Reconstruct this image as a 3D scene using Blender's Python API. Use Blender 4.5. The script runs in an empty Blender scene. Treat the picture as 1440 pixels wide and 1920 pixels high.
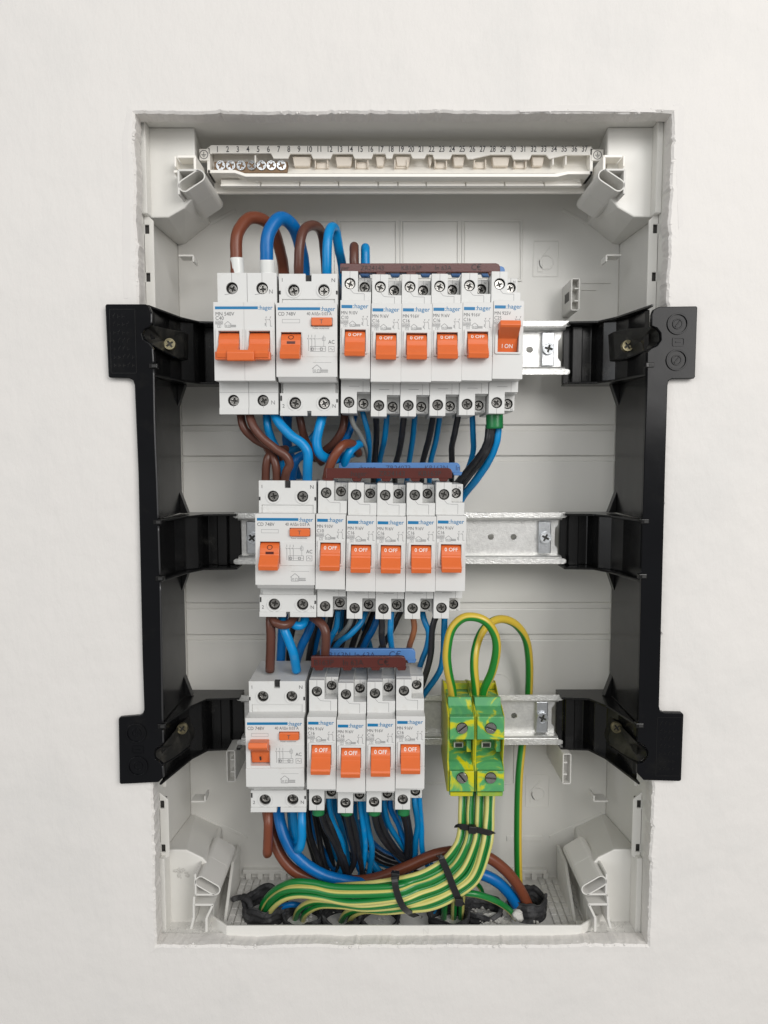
import bpy, bmesh, math, random
from mathutils import Vector, Matrix, noise
from mathutils.geometry import tessellate_polygon
random.seed(7)
C = bpy.context.scene.collection
SC = bpy.context.scene
S = 0.001                       # everything below is written in millimetres
# ------------------------------------------------------------------ camera
CAM = Vector((-1.6, -414.2, 54.45)); PITCH = 0.078; ROLL = -0.001; FPX = 1322.65
cd = bpy.data.cameras.new('camera'); cam = bpy.data.objects.new('camera', cd); C.objects.link(cam)
fwd = Vector((0, math.cos(PITCH), -math.sin(PITCH))); right = Vector((1, 0, 0)); up = right.cross(fwd)
right, up = math.cos(ROLL)*right + math.sin(ROLL)*up, -math.sin(ROLL)*right + math.cos(ROLL)*up
cam.matrix_world = Matrix.Translation(CAM*S) @ Matrix((right, up, -fwd)).transposed().to_4x4()
cd.sensor_fit = 'VERTICAL'; cd.sensor_height = 24; cd.lens = FPX/1920*24
cd.clip_start = 0.01; cd.clip_end = 50
SC.camera = cam
def U(x, y, Y):
    """a point read off the photograph (its pixels) at a known depth Y (mm behind the wall face) -> world mm"""
    d = fwd + right*((x-720)/FPX) - up*((y-960)/FPX)
    return CAM + d*((Y-CAM.y)/d.y)
def UX(x, y, Y): return U(x, y, Y).x
def UZ(x, y, Y): return U(x, y, Y).z
# ------------------------------------------------------------------ light
w = bpy.data.worlds.new('World'); SC.world = w; w.use_nodes = True
bg = w.node_tree.nodes['Background']; bg.inputs[0].default_value = (0.985, 0.975, 0.955, 1); bg.inputs[1].default_value = 0.37
def area(name, loc, target, sx, sy, e, col):
    l = bpy.data.lights.new(name, 'AREA'); l.shape = 'RECTANGLE'; l.size = sx; l.size_y = sy; l.energy = e; l.color = col
    o = bpy.data.objects.new(name, l); C.objects.link(o); o.location = loc
    o.rotation_euler = (Vector(target)-Vector(loc)).to_track_quat('-Z', 'Y').to_euler()
area('window_light', (0.95, -1.35, 0.62), (0, 0, 0.0), 0.8, 1.0, 19, (1.0, 0.975, 0.95))
area('room_light', (-1.7, -1.8, 0.5), (0, 0, 0), 1.2, 1.4, 13, (0.95, 0.975, 1.0))
area('front_fill_light', (0.15, -1.95, 1.0), (0, 0, -.03), 1.5, .8, 15, (0.99, 0.985, 0.97))  # added fill from high in front, brightens the inside of the box
SC.view_settings.view_transform = 'Standard'; SC.view_settings.look = 'None'
SC.view_settings.exposure = -0.1; SC.view_settings.gamma = 1.0
SC.cycles.max_bounces = 8; SC.cycles.diffuse_bounces = 5
SC.cycles.use_denoising = True
# ------------------------------------------------------------------ materials
def mat(name, col, rough=0.45, metal=0.0, var=0.04, vscale=60, bump=0.0, bscale=400, coat=0.0, spec=0.5, col2=None, dirt=None, dscale=25, dmin=.56, dmax=.75, rvar=0.0):
    m = bpy.data.materials.new(name); m.use_nodes = True
    nt = m.node_tree; N = nt.nodes; L = nt.links; b = N['Principled BSDF']
    b.inputs['Roughness'].default_value = rough; b.inputs['Metallic'].default_value = metal
    b.inputs['Coat Weight'].default_value = coat; b.inputs['Specular IOR Level'].default_value = spec
    tc = N.new('ShaderNodeTexCoord'); n = N.new('ShaderNodeTexNoise'); n.inputs['Scale'].default_value = vscale; n.inputs['Detail'].default_value = 5
    L.new(tc.outputs['Object'], n.inputs['Vector'])
    r = N.new('ShaderNodeMixRGB'); r.blend_type = 'MIX'
    c1 = tuple(c*(1-var) for c in col); c2 = tuple(min(1, c*(1+var)) for c in col) if col2 is None else col2
    r.inputs[1].default_value = (*c1, 1); r.inputs[2].default_value = (*c2, 1)
    L.new(n.outputs['Fac'], r.inputs[0]); out = r.outputs[0]
    if dirt:
        n2 = N.new('ShaderNodeTexNoise'); n2.inputs['Scale'].default_value = dscale; n2.inputs['Detail'].default_value = 8; n2.inputs['Roughness'].default_value = .65
        L.new(tc.outputs['Object'], n2.inputs['Vector'])
        mr = N.new('ShaderNodeMapRange'); mr.inputs[1].default_value = dmin; mr.inputs[2].default_value = dmax
        L.new(n2.outputs['Fac'], mr.inputs[0])
        x = N.new('ShaderNodeMixRGB'); x.inputs[2].default_value = (*dirt, 1)
        L.new(mr.outputs[0], x.inputs[0]); L.new(out, x.inputs[1]); out = x.outputs[0]
    L.new(out, b.inputs['Base Color'])
    if rvar:
        mr2 = N.new('ShaderNodeMapRange'); mr2.inputs[3].default_value = max(.02, rough-rvar); mr2.inputs[4].default_value = rough+rvar
        n4 = N.new('ShaderNodeTexNoise'); n4.inputs['Scale'].default_value = 90; n4.inputs['Detail'].default_value = 6
        L.new(tc.outputs['Object'], n4.inputs['Vector']); L.new(n4.outputs['Fac'], mr2.inputs[0]); L.new(mr2.outputs[0], b.inputs['Roughness'])
    if bump:
        n3 = N.new('ShaderNodeTexNoise'); n3.inputs['Scale'].default_value = bscale; n3.inputs['Detail'].default_value = 4
        L.new(tc.outputs['Object'], n3.inputs['Vector'])
        bp = N.new('ShaderNodeBump'); bp.inputs['Strength'].default_value = bump; bp.inputs['Distance'].default_value = 0.0004
        L.new(n3.outputs['Fac'], bp.inputs['Height']); L.new(bp.outputs[0], b.inputs['Normal'])
    return m
M = {}
M['module'] = mat('module_plastic', (.64, .642, .63), .38, var=.02, bump=.05, bscale=1500, dirt=(.50, .48, .43), dscale=70, dmin=.60, dmax=.85)
M['module_grey'] = mat('grey_slot_plastic', (.40, .40, .40), .5, var=.03)
M['box'] = mat('enclosure_plastic', (.70, .69, .655), .36, var=.025, vscale=14, bump=.06, bscale=700, dirt=(.68, .67, .64), dscale=40, dmin=.6, dmax=.85, rvar=.08)
M['socket'] = mat('moulded_grey_plastic', (.64, .63, .60), .45, var=.02, bump=.05, bscale=900)
M['dusty'] = mat('dusty_plastic', (.66, .65, .625), .7, var=.05, vscale=120, bump=.5, bscale=900, dirt=(.74, .73, .70), dscale=70, dmin=.52, dmax=.62)
M['ivory'] = mat('ivory_plastic', (.87, .845, .79), .42, var=.02, bump=.05, bscale=900)
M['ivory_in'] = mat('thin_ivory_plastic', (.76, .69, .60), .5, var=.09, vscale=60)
M['black'] = mat('black_gloss_plastic', (.0045, .0048, .006), .17, var=.25, vscale=40, bump=.02, bscale=300, rvar=.05, spec=.17, dirt=(.009, .009, .009), dscale=50)
M['black_matt'] = mat('black_satin_plastic', (.0055, .0055, .0058), .22, var=.2, bump=.04, bscale=400, spec=.4, rvar=.06, dirt=(.035, .034, .031), dscale=70, dmin=.58, dmax=.8)
M['black_dusty'] = mat('dusty_black_plastic', (.012, .012, .011), .42, var=.2, bump=.2, bscale=500, spec=.4, dirt=(.05, .047, .04), dscale=90, dmin=.5, dmax=.75)
M['bead'] = mat('black_edge_highlight', (.02, .02, .022), .3, spec=.8)  # lighter and glossier than the frame, paints the highlight along its crease
M['orange'] = mat('orange_plastic', (.68, .14, .032), .36, var=.05, vscale=200, bump=.04, bscale=1200)
M['steel'] = mat('galvanised_steel', (.70, .70, .685), .36, metal=.7, var=.22, vscale=520, bump=.35, bscale=1600, rvar=.1)
M['rim'] = mat('stamped_steel_lip', (.74, .74, .72), .38, metal=.75, var=.3, vscale=500, bump=1.0, bscale=1100)
M['zinc'] = mat('zinc_screw', (.60, .62, .64), .28, metal=1, var=.2, vscale=600, bump=.3, bscale=1500)
M['screw'] = mat('terminal_screw_steel', (.42, .41, .39), .24, metal=1, var=.35, vscale=500, bump=.3, bscale=1500)
M['brass'] = mat('brass_screw', (.27, .24, .15), .38, metal=.9, var=.2, vscale=500)
M['recess'] = mat('screw_recess_shade', (.055, .054, .05), .45, metal=.5)  # darker than the screw heads: shade painted into their recesses
M['well'] = mat('clamp_metal_and_hole_shade', (.045, .043, .04), .45, metal=.3)  # dark clamp metal, darkened further for the shade inside holes and slots
M['brass_bar'] = mat('tarnished_brass', (.20, .125, .07), .5, metal=.4, var=.3, vscale=300)
M['dark'] = mat('painted_cavity_shade', (.02, .02, .02), .6)  # near-black colour that paints shade into slots and small recesses
M['print'] = mat('grey_print', (.07, .07, .075), .5, var=.1, vscale=900)
M['print_thin'] = mat('fine_grey_print', (.19, .19, .195), .5, var=.15, vscale=900)
M['print_blue'] = mat('blue_print', (.0, .16, .36), .4)
M['print_white'] = mat('white_print', (.8, .8, .78), .5)
M['print_dark'] = mat('dark_print', (.012, .006, .006), .5)
M['print_navy'] = mat('navy_print', (.02, .04, .12), .5)
M['bar_brown'] = mat('brown_busbar_plastic', (.085, .017, .013), .26, var=.12, vscale=150, bump=.06, bscale=900)
M['bar_blue'] = mat('blue_busbar_plastic', (.085, .21, .47), .33, var=.08, vscale=150)
M['green'] = mat('green_sleeve', (.012, .17, .05), .3, var=.1)
M['white_sleeve'] = mat('white_sleeve', (.72, .73, .71), .3, var=.05)
M['tie'] = mat('black_nylon_tie', (.012, .012, .013), .32, var=.1)
M['conduit'] = mat('dusty_black_conduit', (.022, .022, .024), .8, var=.2, bump=1.0, bscale=420, dirt=(.17, .17, .175), dscale=110, dmin=.47, dmax=.8)
M['rubble'] = mat('plaster_rubble', (.55, .54, .51), .9, var=.12, vscale=300, bump=.8, bscale=900)
M['w_brown'] = mat('brown_insulation', (.165, .046, .022), .34, var=.08, vscale=80, bump=.08, bscale=500, spec=.4)
M['w_dbrown'] = mat('dark_brown_insulation', (.105, .040, .027), .33, var=.12, vscale=80, bump=.08, bscale=500, spec=.4)
M['w_orange'] = mat('light_brown_insulation', (.25, .095, .04), .36, var=.08)
M['w_blue'] = mat('blue_insulation', (.0, .13, .40), .34, var=.10, vscale=60, bump=.12, bscale=350, spec=.35, dirt=(.05, .16, .36), dscale=110, dmin=.6, dmax=.8)
M['w_lblue'] = mat('light_blue_insulation', (.0, .225, .54), .32, var=.08, vscale=60, bump=.12, bscale=350, spec=.4, dirt=(.07, .26, .50), dscale=110, dmin=.6, dmax=.8)
M['w_teal'] = mat('teal_blue_insulation', (.0, .17, .40), .34, var=.1, vscale=90, bump=.15, bscale=350, spec=.4, dirt=(.05, .18, .34), dscale=130, dmin=.58, dmax=.8)
M['w_black'] = mat('black_insulation', (.016, .016, .019), .3, var=.2, vscale=160, bump=.25, bscale=400, dirt=(.05, .05, .05), dscale=120)
M['w_grey'] = mat('grey_insulation', (.24, .25, .24), .35, var=.1)
def earth_mat(name, green, yellow, share):
    m = mat(name, green, .28); nt = m.node_tree; N = nt.nodes; L = nt.links; b = N['Principled BSDF']
    uv = N.new('ShaderNodeUVMap'); uv.uv_map = 'UVMap'; sp = N.new('ShaderNodeSeparateXYZ'); L.new(uv.outputs[0], sp.inputs[0])
    fr = N.new('ShaderNodeMath'); fr.operation = 'FRACT'; L.new(sp.outputs[0], fr.inputs[0])
    sub = N.new('ShaderNodeMath'); sub.operation = 'SUBTRACT'; sub.inputs[1].default_value = .5; L.new(fr.outputs[0], sub.inputs[0])
    ab = N.new('ShaderNodeMath'); ab.operation = 'ABSOLUTE'; L.new(sub.outputs[0], ab.inputs[0])
    mr = N.new('ShaderNodeMapRange'); mr.inputs[1].default_value = share/2-.02; mr.inputs[2].default_value = share/2+.02; L.new(ab.outputs[0], mr.inputs[0])
    x = N.new('ShaderNodeMixRGB'); x.inputs[1].default_value = (*yellow, 1); x.inputs[2].default_value = (*green, 1); L.new(mr.outputs[0], x.inputs[0])
    L.new(x.outputs[0], b.inputs['Base Color']); return m
M['w_earth'] = earth_mat('green_yellow_insulation', (.004, .17, .03), (.58, .54, .17), .27)
M['w_earth_big'] = earth_mat('thick_green_yellow_insulation', (.012, .20, .025), (.60, .43, .05), .44)
def marble():
    m = mat('marbled_green_yellow_plastic', (.1, .3, .1), .3); nt = m.node_tree; N = nt.nodes; L = nt.links; b = N['Principled BSDF']
    tc = N.new('ShaderNodeTexCoord'); n = N.new('ShaderNodeTexNoise'); n.inputs['Scale'].default_value = 48; n.inputs['Detail'].default_value = 3; n.inputs['Distortion'].default_value = 2.6
    L.new(tc.outputs['Object'], n.inputs['Vector']); cr = N.new('ShaderNodeValToRGB'); L.new(n.outputs['Fac'], cr.inputs[0])
    e = cr.color_ramp.elements; e[0].position = .40; e[0].color = (.07, .30, .12, 1); e[1].position = .64; e[1].color = (.56, .52, .01, 1)
    q = e.new(.53); q.color = (.10, .36, .12, 1); q = e.new(.57); q.color = (.36, .46, .05, 1)
    L.new(cr.outputs[0], b.inputs['Base Color']); return m
M['marble'] = marble()
M['terminal_yellow'] = mat('yellow_terminal_plastic', (.48, .45, .015), .35, var=.1, vscale=80, dirt=(.22, .38, .06), dscale=50, dmin=.5, dmax=.62)
def wallmat():
    m = mat('painted_plaster', (.70, .680, .657), .62, var=.02, vscale=3, spec=.35, dirt=(.665, .65, .63), dscale=9, dmin=.5, dmax=.66); nt = m.node_tree; N = nt.nodes; L = nt.links; b = N['Principled BSDF']
    tc = N.new('ShaderNodeTexCoord'); mp = N.new('ShaderNodeMapping'); mp.inputs['Scale'].default_value = (1, 1, .5); L.new(tc.outputs['Object'], mp.inputs[0])
    a = N.new('ShaderNodeTexNoise'); a.inputs['Scale'].default_value = 190; a.inputs['Detail'].default_value = 6; a.inputs['Roughness'].default_value = .6; L.new(mp.outputs[0], a.inputs['Vector'])
    c = N.new('ShaderNodeTexNoise'); c.inputs['Scale'].default_value = 16; c.inputs['Detail'].default_value = 3; L.new(tc.outputs['Object'], c.inputs['Vector'])
    ad = N.new('ShaderNodeMath'); ad.operation = 'MULTIPLY_ADD'; ad.inputs[1].default_value = 6; L.new(c.outputs['Fac'], ad.inputs[0]); L.new(a.outputs['Fac'], ad.inputs[2])
    bp = N.new('ShaderNodeBump'); bp.inputs['Strength'].default_value = .6; bp.inputs['Distance'].default_value = .0008
    L.new(ad.outputs[0], bp.inputs['Height']); L.new(bp.outputs[0], b.inputs['Normal']); return m
M['wall'] = wallmat()
M['filler'] = mat('smoothed_filler', (.675, .655, .635), .6, var=.03, vscale=60, bump=.2, bscale=200)
# ------------------------------------------------------------------ mesh helpers
class MB:
    def __init__(s): s.v = []; s.f = []; s.mi = []; s.uv = None
    def add(s, vs, fs, k=0):
        n = len(s.v); s.v += [tuple(a) for a in vs]; s.f += [tuple(i+n for i in f) for f in fs]; s.mi += [k]*len(fs)
        return s
    def box(s, x0, x1, y0, y1, z0, z1, k=0):
        vs = [(x, y, z) for x in (x0, x1) for y in (y0, y1) for z in (z0, z1)]
        return s.add(vs, [(0, 1, 3, 2), (4, 6, 7, 5), (0, 4, 5, 1), (2, 3, 7, 6), (0, 2, 6, 4), (1, 5, 7, 3)], k)
    def plate(s, outer, y0, y1, holes=(), k=0):
        """polygon in (x, z), extruded from y0 (front) to y1"""
        loops = [list(outer)]+[list(h) for h in holes]; flat = [p for l in loops for p in l]; n = len(flat)
        vs = [(p[0], y0, p[1]) for p in flat]+[(p[0], y1, p[1]) for p in flat]
        if holes:
            t = tessellate_polygon([[Vector((p[0], p[1], 0)) for p in l] for l in loops])
            fs = [tuple(a) for a in t]+[tuple(i+n for i in a[::-1]) for a in t]
        else:
            fs = [tuple(range(n)), tuple(range(2*n-1, n-1, -1))]
        b = 0
        for l in loops:
            m = len(l)
            for i in range(m):
                j = (i+1) % m; fs.append((b+i, b+j, b+j+n, b+i+n))
            b += m
        return s.add(vs, fs, k)
    def prism(s, prof, x0, x1, k=0):
        """profile in (y, z), extruded along x"""
        n = len(prof); vs = [(x0, p[0], p[1]) for p in prof]+[(x1, p[0], p[1]) for p in prof]
        fs = [tuple(range(n)), tuple(range(2*n-1, n-1, -1))]+[(i, (i+1) % n, (i+1) % n+n, i+n) for i in range(n)]
        return s.add(vs, fs, k)
    def prismz(s, prof, z0, z1, k=0):
        n = len(prof); vs = [(p[0], p[1], z0) for p in prof]+[(p[0], p[1], z1) for p in prof]
        fs = [tuple(range(n)), tuple(range(2*n-1, n-1, -1))]+[(i, (i+1) % n, (i+1) % n+n, i+n) for i in range(n)]
        return s.add(vs, fs, k)
    def disc(s, x, z, r, y0, y1, n=20, k=0): return s.plate(circ(x, z, r, n), y0, y1, k=k)
    def ring(s, x, z, r, ri, y0, y1, n=24, k=0): return s.plate(circ(x, z, r, n), y0, y1, [circ(x, z, ri, n)], k=k)
    def line(s, x0, z0, x1, z1, t, y, k=0):
        d = Vector((x1-x0, z1-z0)); 
        if d.length < 1e-6: return s
        d.normalize(); n = Vector((-d.y, d.x))*t/2
        p = [(x0+n.x, z0+n.y), (x0-n.x, z0-n.y), (x1-n.x, z1-n.y), (x1+n.x, z1+n.y)]
        return s.add([(a, y, b) for a, b in p], [(0, 1, 2, 3)], k)
    def rect(s, x0, x1, z0, z1, t, y, k=0):
        for a in ((x0, z0, x1, z0), (x1, z0, x1, z1), (x1, z1, x0, z1), (x0, z1, x0, z0)): s.line(*a, t, y, k)
        return s
    def text(s, body, x, y, z, size, align='LEFT', off=0.0, k=0, sx=1.0, shear=0.0):
        vs, fs = text_geo(body, align, off, shear)
        return s.add([(x+a*size*sx, y, z+b*size) for a, b in vs], fs, k)
    def build(s, name, mats, parent=None, bevel=0.0, smooth=False, seg=2, flat=False):
        me = bpy.data.meshes.new(name)
        me.from_pydata([(a*S, b*S, c*S) for a, b, c in s.v], [], s.f)
        if not isinstance(mats, (list, tuple)): mats = [mats]
        for m in mats: me.materials.append(M[m])
        me.polygons.foreach_set('material_index', s.mi)
        if s.uv:
            uvl = me.uv_layers.new(name='UVMap')
            for i, u in enumerate(s.uv): uvl.data[i].uv = u
        if not flat:
            bm = bmesh.new(); bm.from_mesh(me); bmesh.ops.recalc_face_normals(bm, faces=bm.faces); bm.to_mesh(me); bm.free()
        o = bpy.data.objects.new(name, me); C.objects.link(o)
        if parent: o.parent = parent
        if smooth:
            me.polygons.foreach_set('use_smooth', [True]*len(me.polygons))
        if bevel:
            b = o.modifiers.new('bevel', 'BEVEL'); b.width = bevel*S; b.segments = seg; b.limit_method = 'ANGLE'; b.angle_limit = math.radians(32); b.harden_normals = False
        return o
_tc = {}
def text_geo(body, align, off, shear):
    key = (body, align, off, shear)
    if key not in _tc:
        cu = bpy.data.curves.new('t', 'FONT'); cu.body = body; cu.size = 1; cu.align_x = align; cu.offset = off; cu.resolution_u = 3; cu.shear = shear
        o = bpy.data.objects.new('t', cu); C.objects.link(o); dg = bpy.context.evaluated_depsgraph_get()
        me = bpy.data.meshes.new_from_object(o.evaluated_get(dg))
        _tc[key] = ([(v.co.x, v.co.y) for v in me.vertices], [tuple(p.vertices) for p in me.polygons])
        bpy.data.objects.remove(o); bpy.data.curves.remove(cu); bpy.data.meshes.remove(me)
    return _tc[key]
def circ(x, z, r, n=20, a0=0, rz=None): return [(x+r*math.cos(a0+2*math.pi*i/n), z+(rz or r)*math.sin(a0+2*math.pi*i/n)) for i in range(n)]
def rrect(x0, x1, z0, z1, r, n=4):
    p = []
    for cx, cz, a in ((x1-r, z1-r, 0), (x0+r, z1-r, 90), (x0+r, z0+r, 180), (x1-r, z0+r, 270)):
        for i in range(n+1): t = math.radians(a+90*i/n); p.append((cx+r*math.cos(t), cz+r*math.sin(t)))
    return p
def stadium(p, q, r, n=8):
    a = math.atan2(q[1]-p[1], q[0]-p[0]); o = []
    for i in range(n+1): t = a-math.pi/2+math.pi*i/n; o.append((q[0]+r*math.cos(t), q[1]+r*math.sin(t)))
    for i in range(n+1): t = a+math.pi/2+math.pi*i/n; o.append((p[0]+r*math.cos(t), p[1]+r*math.sin(t)))
    return o
def thing(name, label, cat, loc=(0, 0, 0), group=None, roll=0):
    o = bpy.data.objects.new(name, None); C.objects.link(o); o.location = Vector(loc)*S; o.rotation_euler = (0, roll, 0)
    o.empty_display_size = .01; o['label'] = label; o['category'] = cat
    if group: o['group'] = group
    return o
def tag(o, label, cat, group=None):
    o['label'] = label; o['category'] = cat
    if group: o['group'] = group
    return o
def copy_tree(o, parent=None):
    c = o.copy(); C.objects.link(c); c.parent = parent
    for ch in list(o.children): copy_tree(ch, c)
    return c
# screw head with a cross recess, facing -y
def cross_pts(x, z, a, w, rot):
    p = [(w, a), (-w, a), (-w, w), (-a, w), (-a, -w), (-w, -w), (-w, -a), (w, -a), (w, -w), (a, -w), (a, w), (w, w)]
    c, s_ = math.cos(rot), math.sin(rot); return [(x+u*c-v*s_, z+u*s_+v*c) for u, v in p]
def slot_pts(x, z, a, w, rot):
    c, s_ = math.cos(rot), math.sin(rot); return [(x+u*c-v*s_, z+u*s_+v*c) for u, v in ((a, w), (-a, w), (-a, -w), (a, -w))]
_sc = {}
def screw(name, x, y, z, r, m, parent, rot=None, slot=False, depth=1.6):
    """screw head facing -y: dished rim, cross (or slot) recess with a dark bottom"""
    key = (round(r, 2), slot, m)
    if key not in _sc:
        mb = MB(); hole = slot_pts(0, 0, r*.93, r*.15, 0) if slot else cross_pts(0, 0, r*.66, r*.17, 0)
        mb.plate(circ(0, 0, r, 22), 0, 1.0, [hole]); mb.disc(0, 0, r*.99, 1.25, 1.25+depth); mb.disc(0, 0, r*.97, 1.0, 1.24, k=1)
        if not slot:
            mb.ring(0, 0, r*.995, r*.80, -.35, 0)
            for a in range(4):
                t_ = math.pi/4+a*math.pi/2; mb.plate(slot_pts(math.cos(t_)*r*.46, math.sin(t_)*r*.46, r*.16, r*.05, t_), -.12, .01)
        o = mb.build(name, [m, 'recess'], None, bevel=.14, seg=1); _sc[key] = o.data
        o.parent = parent
    else:
        o = bpy.data.objects.new(name, _sc[key]); C.objects.link(o); o.parent = parent
        b = o.modifiers.new('bevel', 'BEVEL'); b.width = .14*S; b.segments = 1; b.limit_method = 'ANGLE'; b.angle_limit = math.radians(32)
    o.location = Vector((x, y, z))*S; o.rotation_euler = (random.uniform(-.12, .12), random.uniform(0, 3) if rot is None else rot, random.uniform(-.12, .12))
    return o
def catmull(P, n=9):
    out = []
    P = [P[0]*2-P[1]]+P+[P[-1]*2-P[-2]]
    for i in range(1, len(P)-2):
        p0, p1, p2, p3 = P[i-1:i+3]
        for k_ in range(n):
            t_ = k_/n; out.append(.5*((2*p1)+(p2-p0)*t_+(2*p0-5*p1+4*p2-p3)*t_*t_+(3*p1-p0-3*p2+p3)*t_**3))
    out.append(P[-2]); return out
def tube(mb, pts, r, seg=14, phase=0.0, twist=0.0, cap=True, wob=0.0, tcap=1e9):
    pts = catmull(pts); n_ = len(pts); T = [(pts[min(i+1, n_-1)]-pts[max(i-1, 0)]).normalized() for i in range(n_)]
    a = Vector((0, -1, 0)); 
    if abs(T[0].dot(a)) > .9: a = Vector((0, 0, 1))
    nrm = (a-T[0]*a.dot(T[0])).normalized(); base = len(mb.v); L_ = 0; lens = []
    for i in range(n_):
        nrm = (nrm-T[i]*nrm.dot(T[i])).normalized(); bi = T[i].cross(nrm)
        if i: L_ += (pts[i]-pts[i-1]).length
        lens.append(L_)
        for j in range(seg):
            an = 2*math.pi*j/seg; rr = r*(1+wob*noise.noise(Vector((L_*.25, math.cos(an), math.sin(an)))))
            mb.v.append(tuple(pts[i]+nrm*rr*math.cos(an)+bi*rr*math.sin(an)))
    if mb.uv is None: mb.uv = []
    for i in range(n_-1):
        for j in range(seg):
            q = (j+1) % seg; mb.f.append((base+i*seg+j, base+i*seg+q, base+(i+1)*seg+q, base+(i+1)*seg+j)); mb.mi.append(0)
            u0, u1 = j/seg+phase, (j+1)/seg+phase; t0, t1 = min(lens[i], tcap)*twist, min(lens[i+1], tcap)*twist
            mb.uv += [(u0+t0, 0), (u1+t0, 0), (u1+t1, 1), (u0+t1, 1)]
    if cap:
        for idx in (0, n_-1):
            mb.f.append(tuple(base+idx*seg+j for j in range(seg))); mb.mi.append(0); mb.uv += [(phase, 0)]*seg
# ------------------------------------------------------------------ wall
wm = MB()
OX0, OX1, OZ0, OZ1 = -142.6, 161.3, -247.0, 247.7
def rag(a, b, n, amp, nx, nz, seed):
    o = []
    for i in range(n):
        t = i/n; x = a[0]+(b[0]-a[0])*t; z = a[1]+(b[1]-a[1])*t
        d = amp*(noise.noise(Vector((x*.05+seed, z*.05, 0)))*1.1+noise.noise(Vector((x*.3, z*.3, seed)))*.7+max(0, noise.noise(Vector((x*.6, z*.6, seed+4)))-.25)*3.2)
        o.append((x+nx*d, z+nz*d))
    return o
inner = rag((OX0, OZ0), (OX1, OZ0), 150, .95, 0, 1, 3)+rag((OX1, OZ0), (OX1, OZ1), 260, .95, 1, 0, 8)+rag((OX1, OZ1), (OX0, OZ1), 150, .6, 0, 1, 5)+rag((OX0, OZ1), (OX0, OZ0), 260, .85, 1, 0, 11)
def shrink(pts, d):
    cx, cz = (OX0+OX1)/2, (OZ0+OZ1)/2
    return [(x+(d if x > cx else -d)*(1 if abs(abs(x-cx)-152) < 3 else 0), z+(d if z > cz else -d)*(1 if abs(abs(z-cz)-247.3) < 3 else 0)) for x, z in pts]
n = len(inner)
edge = shrink(inner, 1.3); out0 = shrink(inner, 5)
ring_s = [[(x, 0.0, z) for x, z in out0], [(x, -.15+.25*noise.noise(Vector((x*.3, z*.3, 1))), z) for x, z in edge], [(x, .9, z) for x, z in inner], [(x+random.uniform(-.2, .2), 4, z+random.uniform(-.2, .2)) for x, z in inner], [(x, 12, z) for x, z in shrink(inner, .6)]]
for r_ in ring_s: wm.v += r_
for k in range(4):
    for i in range(n):
        j = (i+1) % n; wm.f.append((k*n+i, k*n+j, (k+1)*n+j, (k+1)*n+i)); wm.mi.append(0)
outer = [(-3000, -2500), (3000, -2500), (3000, 2500), (-3000, 2500)]
t = tessellate_polygon([[Vector((p[0], p[1], 0)) for p in outer], [Vector((p[0], p[1], 0)) for p in out0]])
b0 = len(wm.v); wm.v += [(p[0], 0.0, p[1]) for p in outer]
for a in t:
    wm.f.append(tuple(b0+i if i < 4 else i-4 for i in a)); wm.mi.append(0)
wall = wm.build('wall', 'wall'); wall['kind'] = 'structure'
for pts_, y_ in (([(968, 205), (1010, 200), (1060, 197), (1120, 196), (1180, 199), (1228, 206), (1232, 211), (1180, 210), (1100, 209), (1030, 209), (975, 210)], -.12), ([(1262, 196), (1274, 193), (1284, 202), (1282, 250), (1278, 330), (1281, 420), (1272, 430), (1268, 330), (1266, 250)], -.1), ([(240, 560), (246, 440), (243, 330), (240, 250), (246, 215), (238, 208), (229, 260), (231, 360), (229, 450), (232, 560)], -.1)):
    k = MB(); k.plate([(UX(a, b, 0), UZ(a, b, 0)) for a, b in pts_], y_, .05); k.build('filler_patch', 'filler', wall, bevel=.1, seg=1)
# crumbs and trowel ridges of plaster along the cut edge
cr = MB()
def lump(mb, x, y, z, r, sy=.6, k=0):
    vs = []; 
    for a in range(6):
        t_ = a*math.pi/3
        vs.append((x+r*math.cos(t_)*random.uniform(.6, 1.3), y+random.uniform(-.2, .2)*r*sy, z+r*math.sin(t_)*random.uniform(.5, 1.2)))
    vs += [(x, y-r*sy, z), (x, y+r*sy, z)]
    mb.add(vs, [(a, (a+1) % 6, 6) for a in range(6)]+[((a+1) % 6, a, 7) for a in range(6)], k)
for i in range(1100):
    x, z = random.choice(edge); lump(cr, x+random.gauss(0, .5), random.uniform(-.05, 1.2), z+random.gauss(0, .5), random.uniform(.2, 1.0), .45)
for i in range(160):
    x, z = random.choice([e for e in edge if e[1] < -240]); lump(cr, x, random.uniform(-.2, 3), z+random.uniform(-.3, 1.0), random.uniform(.3, 1.3))
o = cr.build('plaster_edge', 'wall', wall); o['kind'] = 'stuff'
# ------------------------------------------------------------------ enclosure
BX0, BX1, BZ0, BZ1, BY = -144.6, 162.2, -249.2, 250.0, 88.0
box = thing('enclosure', 'pale grey plastic flush enclosure set into the cut opening of the white wall', 'enclosure', ((BX0+BX1)/2, 88, 0))
box.location = (0, 0, 0)
def bp(mb, name, m='box', bevel=.4, seg=2, parent=box): return mb.build(name, m, parent, bevel=bevel, seg=seg)
bk = MB(); bk.box(BX0-2, BX1+2, BY+2, BY+4, -262, BZ1+2)
for z0, z1 in ((77.0, 250), (55.2, 72.8), (-50.5, 51.2), (-73.8, -55), (-262, -77.8)): bk.box(BX0, BX1, BY, BY+2.1, z0, z1)
bp(bk, 'back_panel', bevel=.7)
bp(MB().box(BX0-2.5, BX0, 1.5, BY+4, -262, BZ1+2.5), 'side_wall'); bp(MB().box(BX1, BX1+2.5, 1.5, BY+4, -262, BZ1+2.5), 'side_wall')
bp(MB().box(BX0, BX1, 1.5, BY+4, BZ1, BZ1+2.5), 'top_wall')
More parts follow.
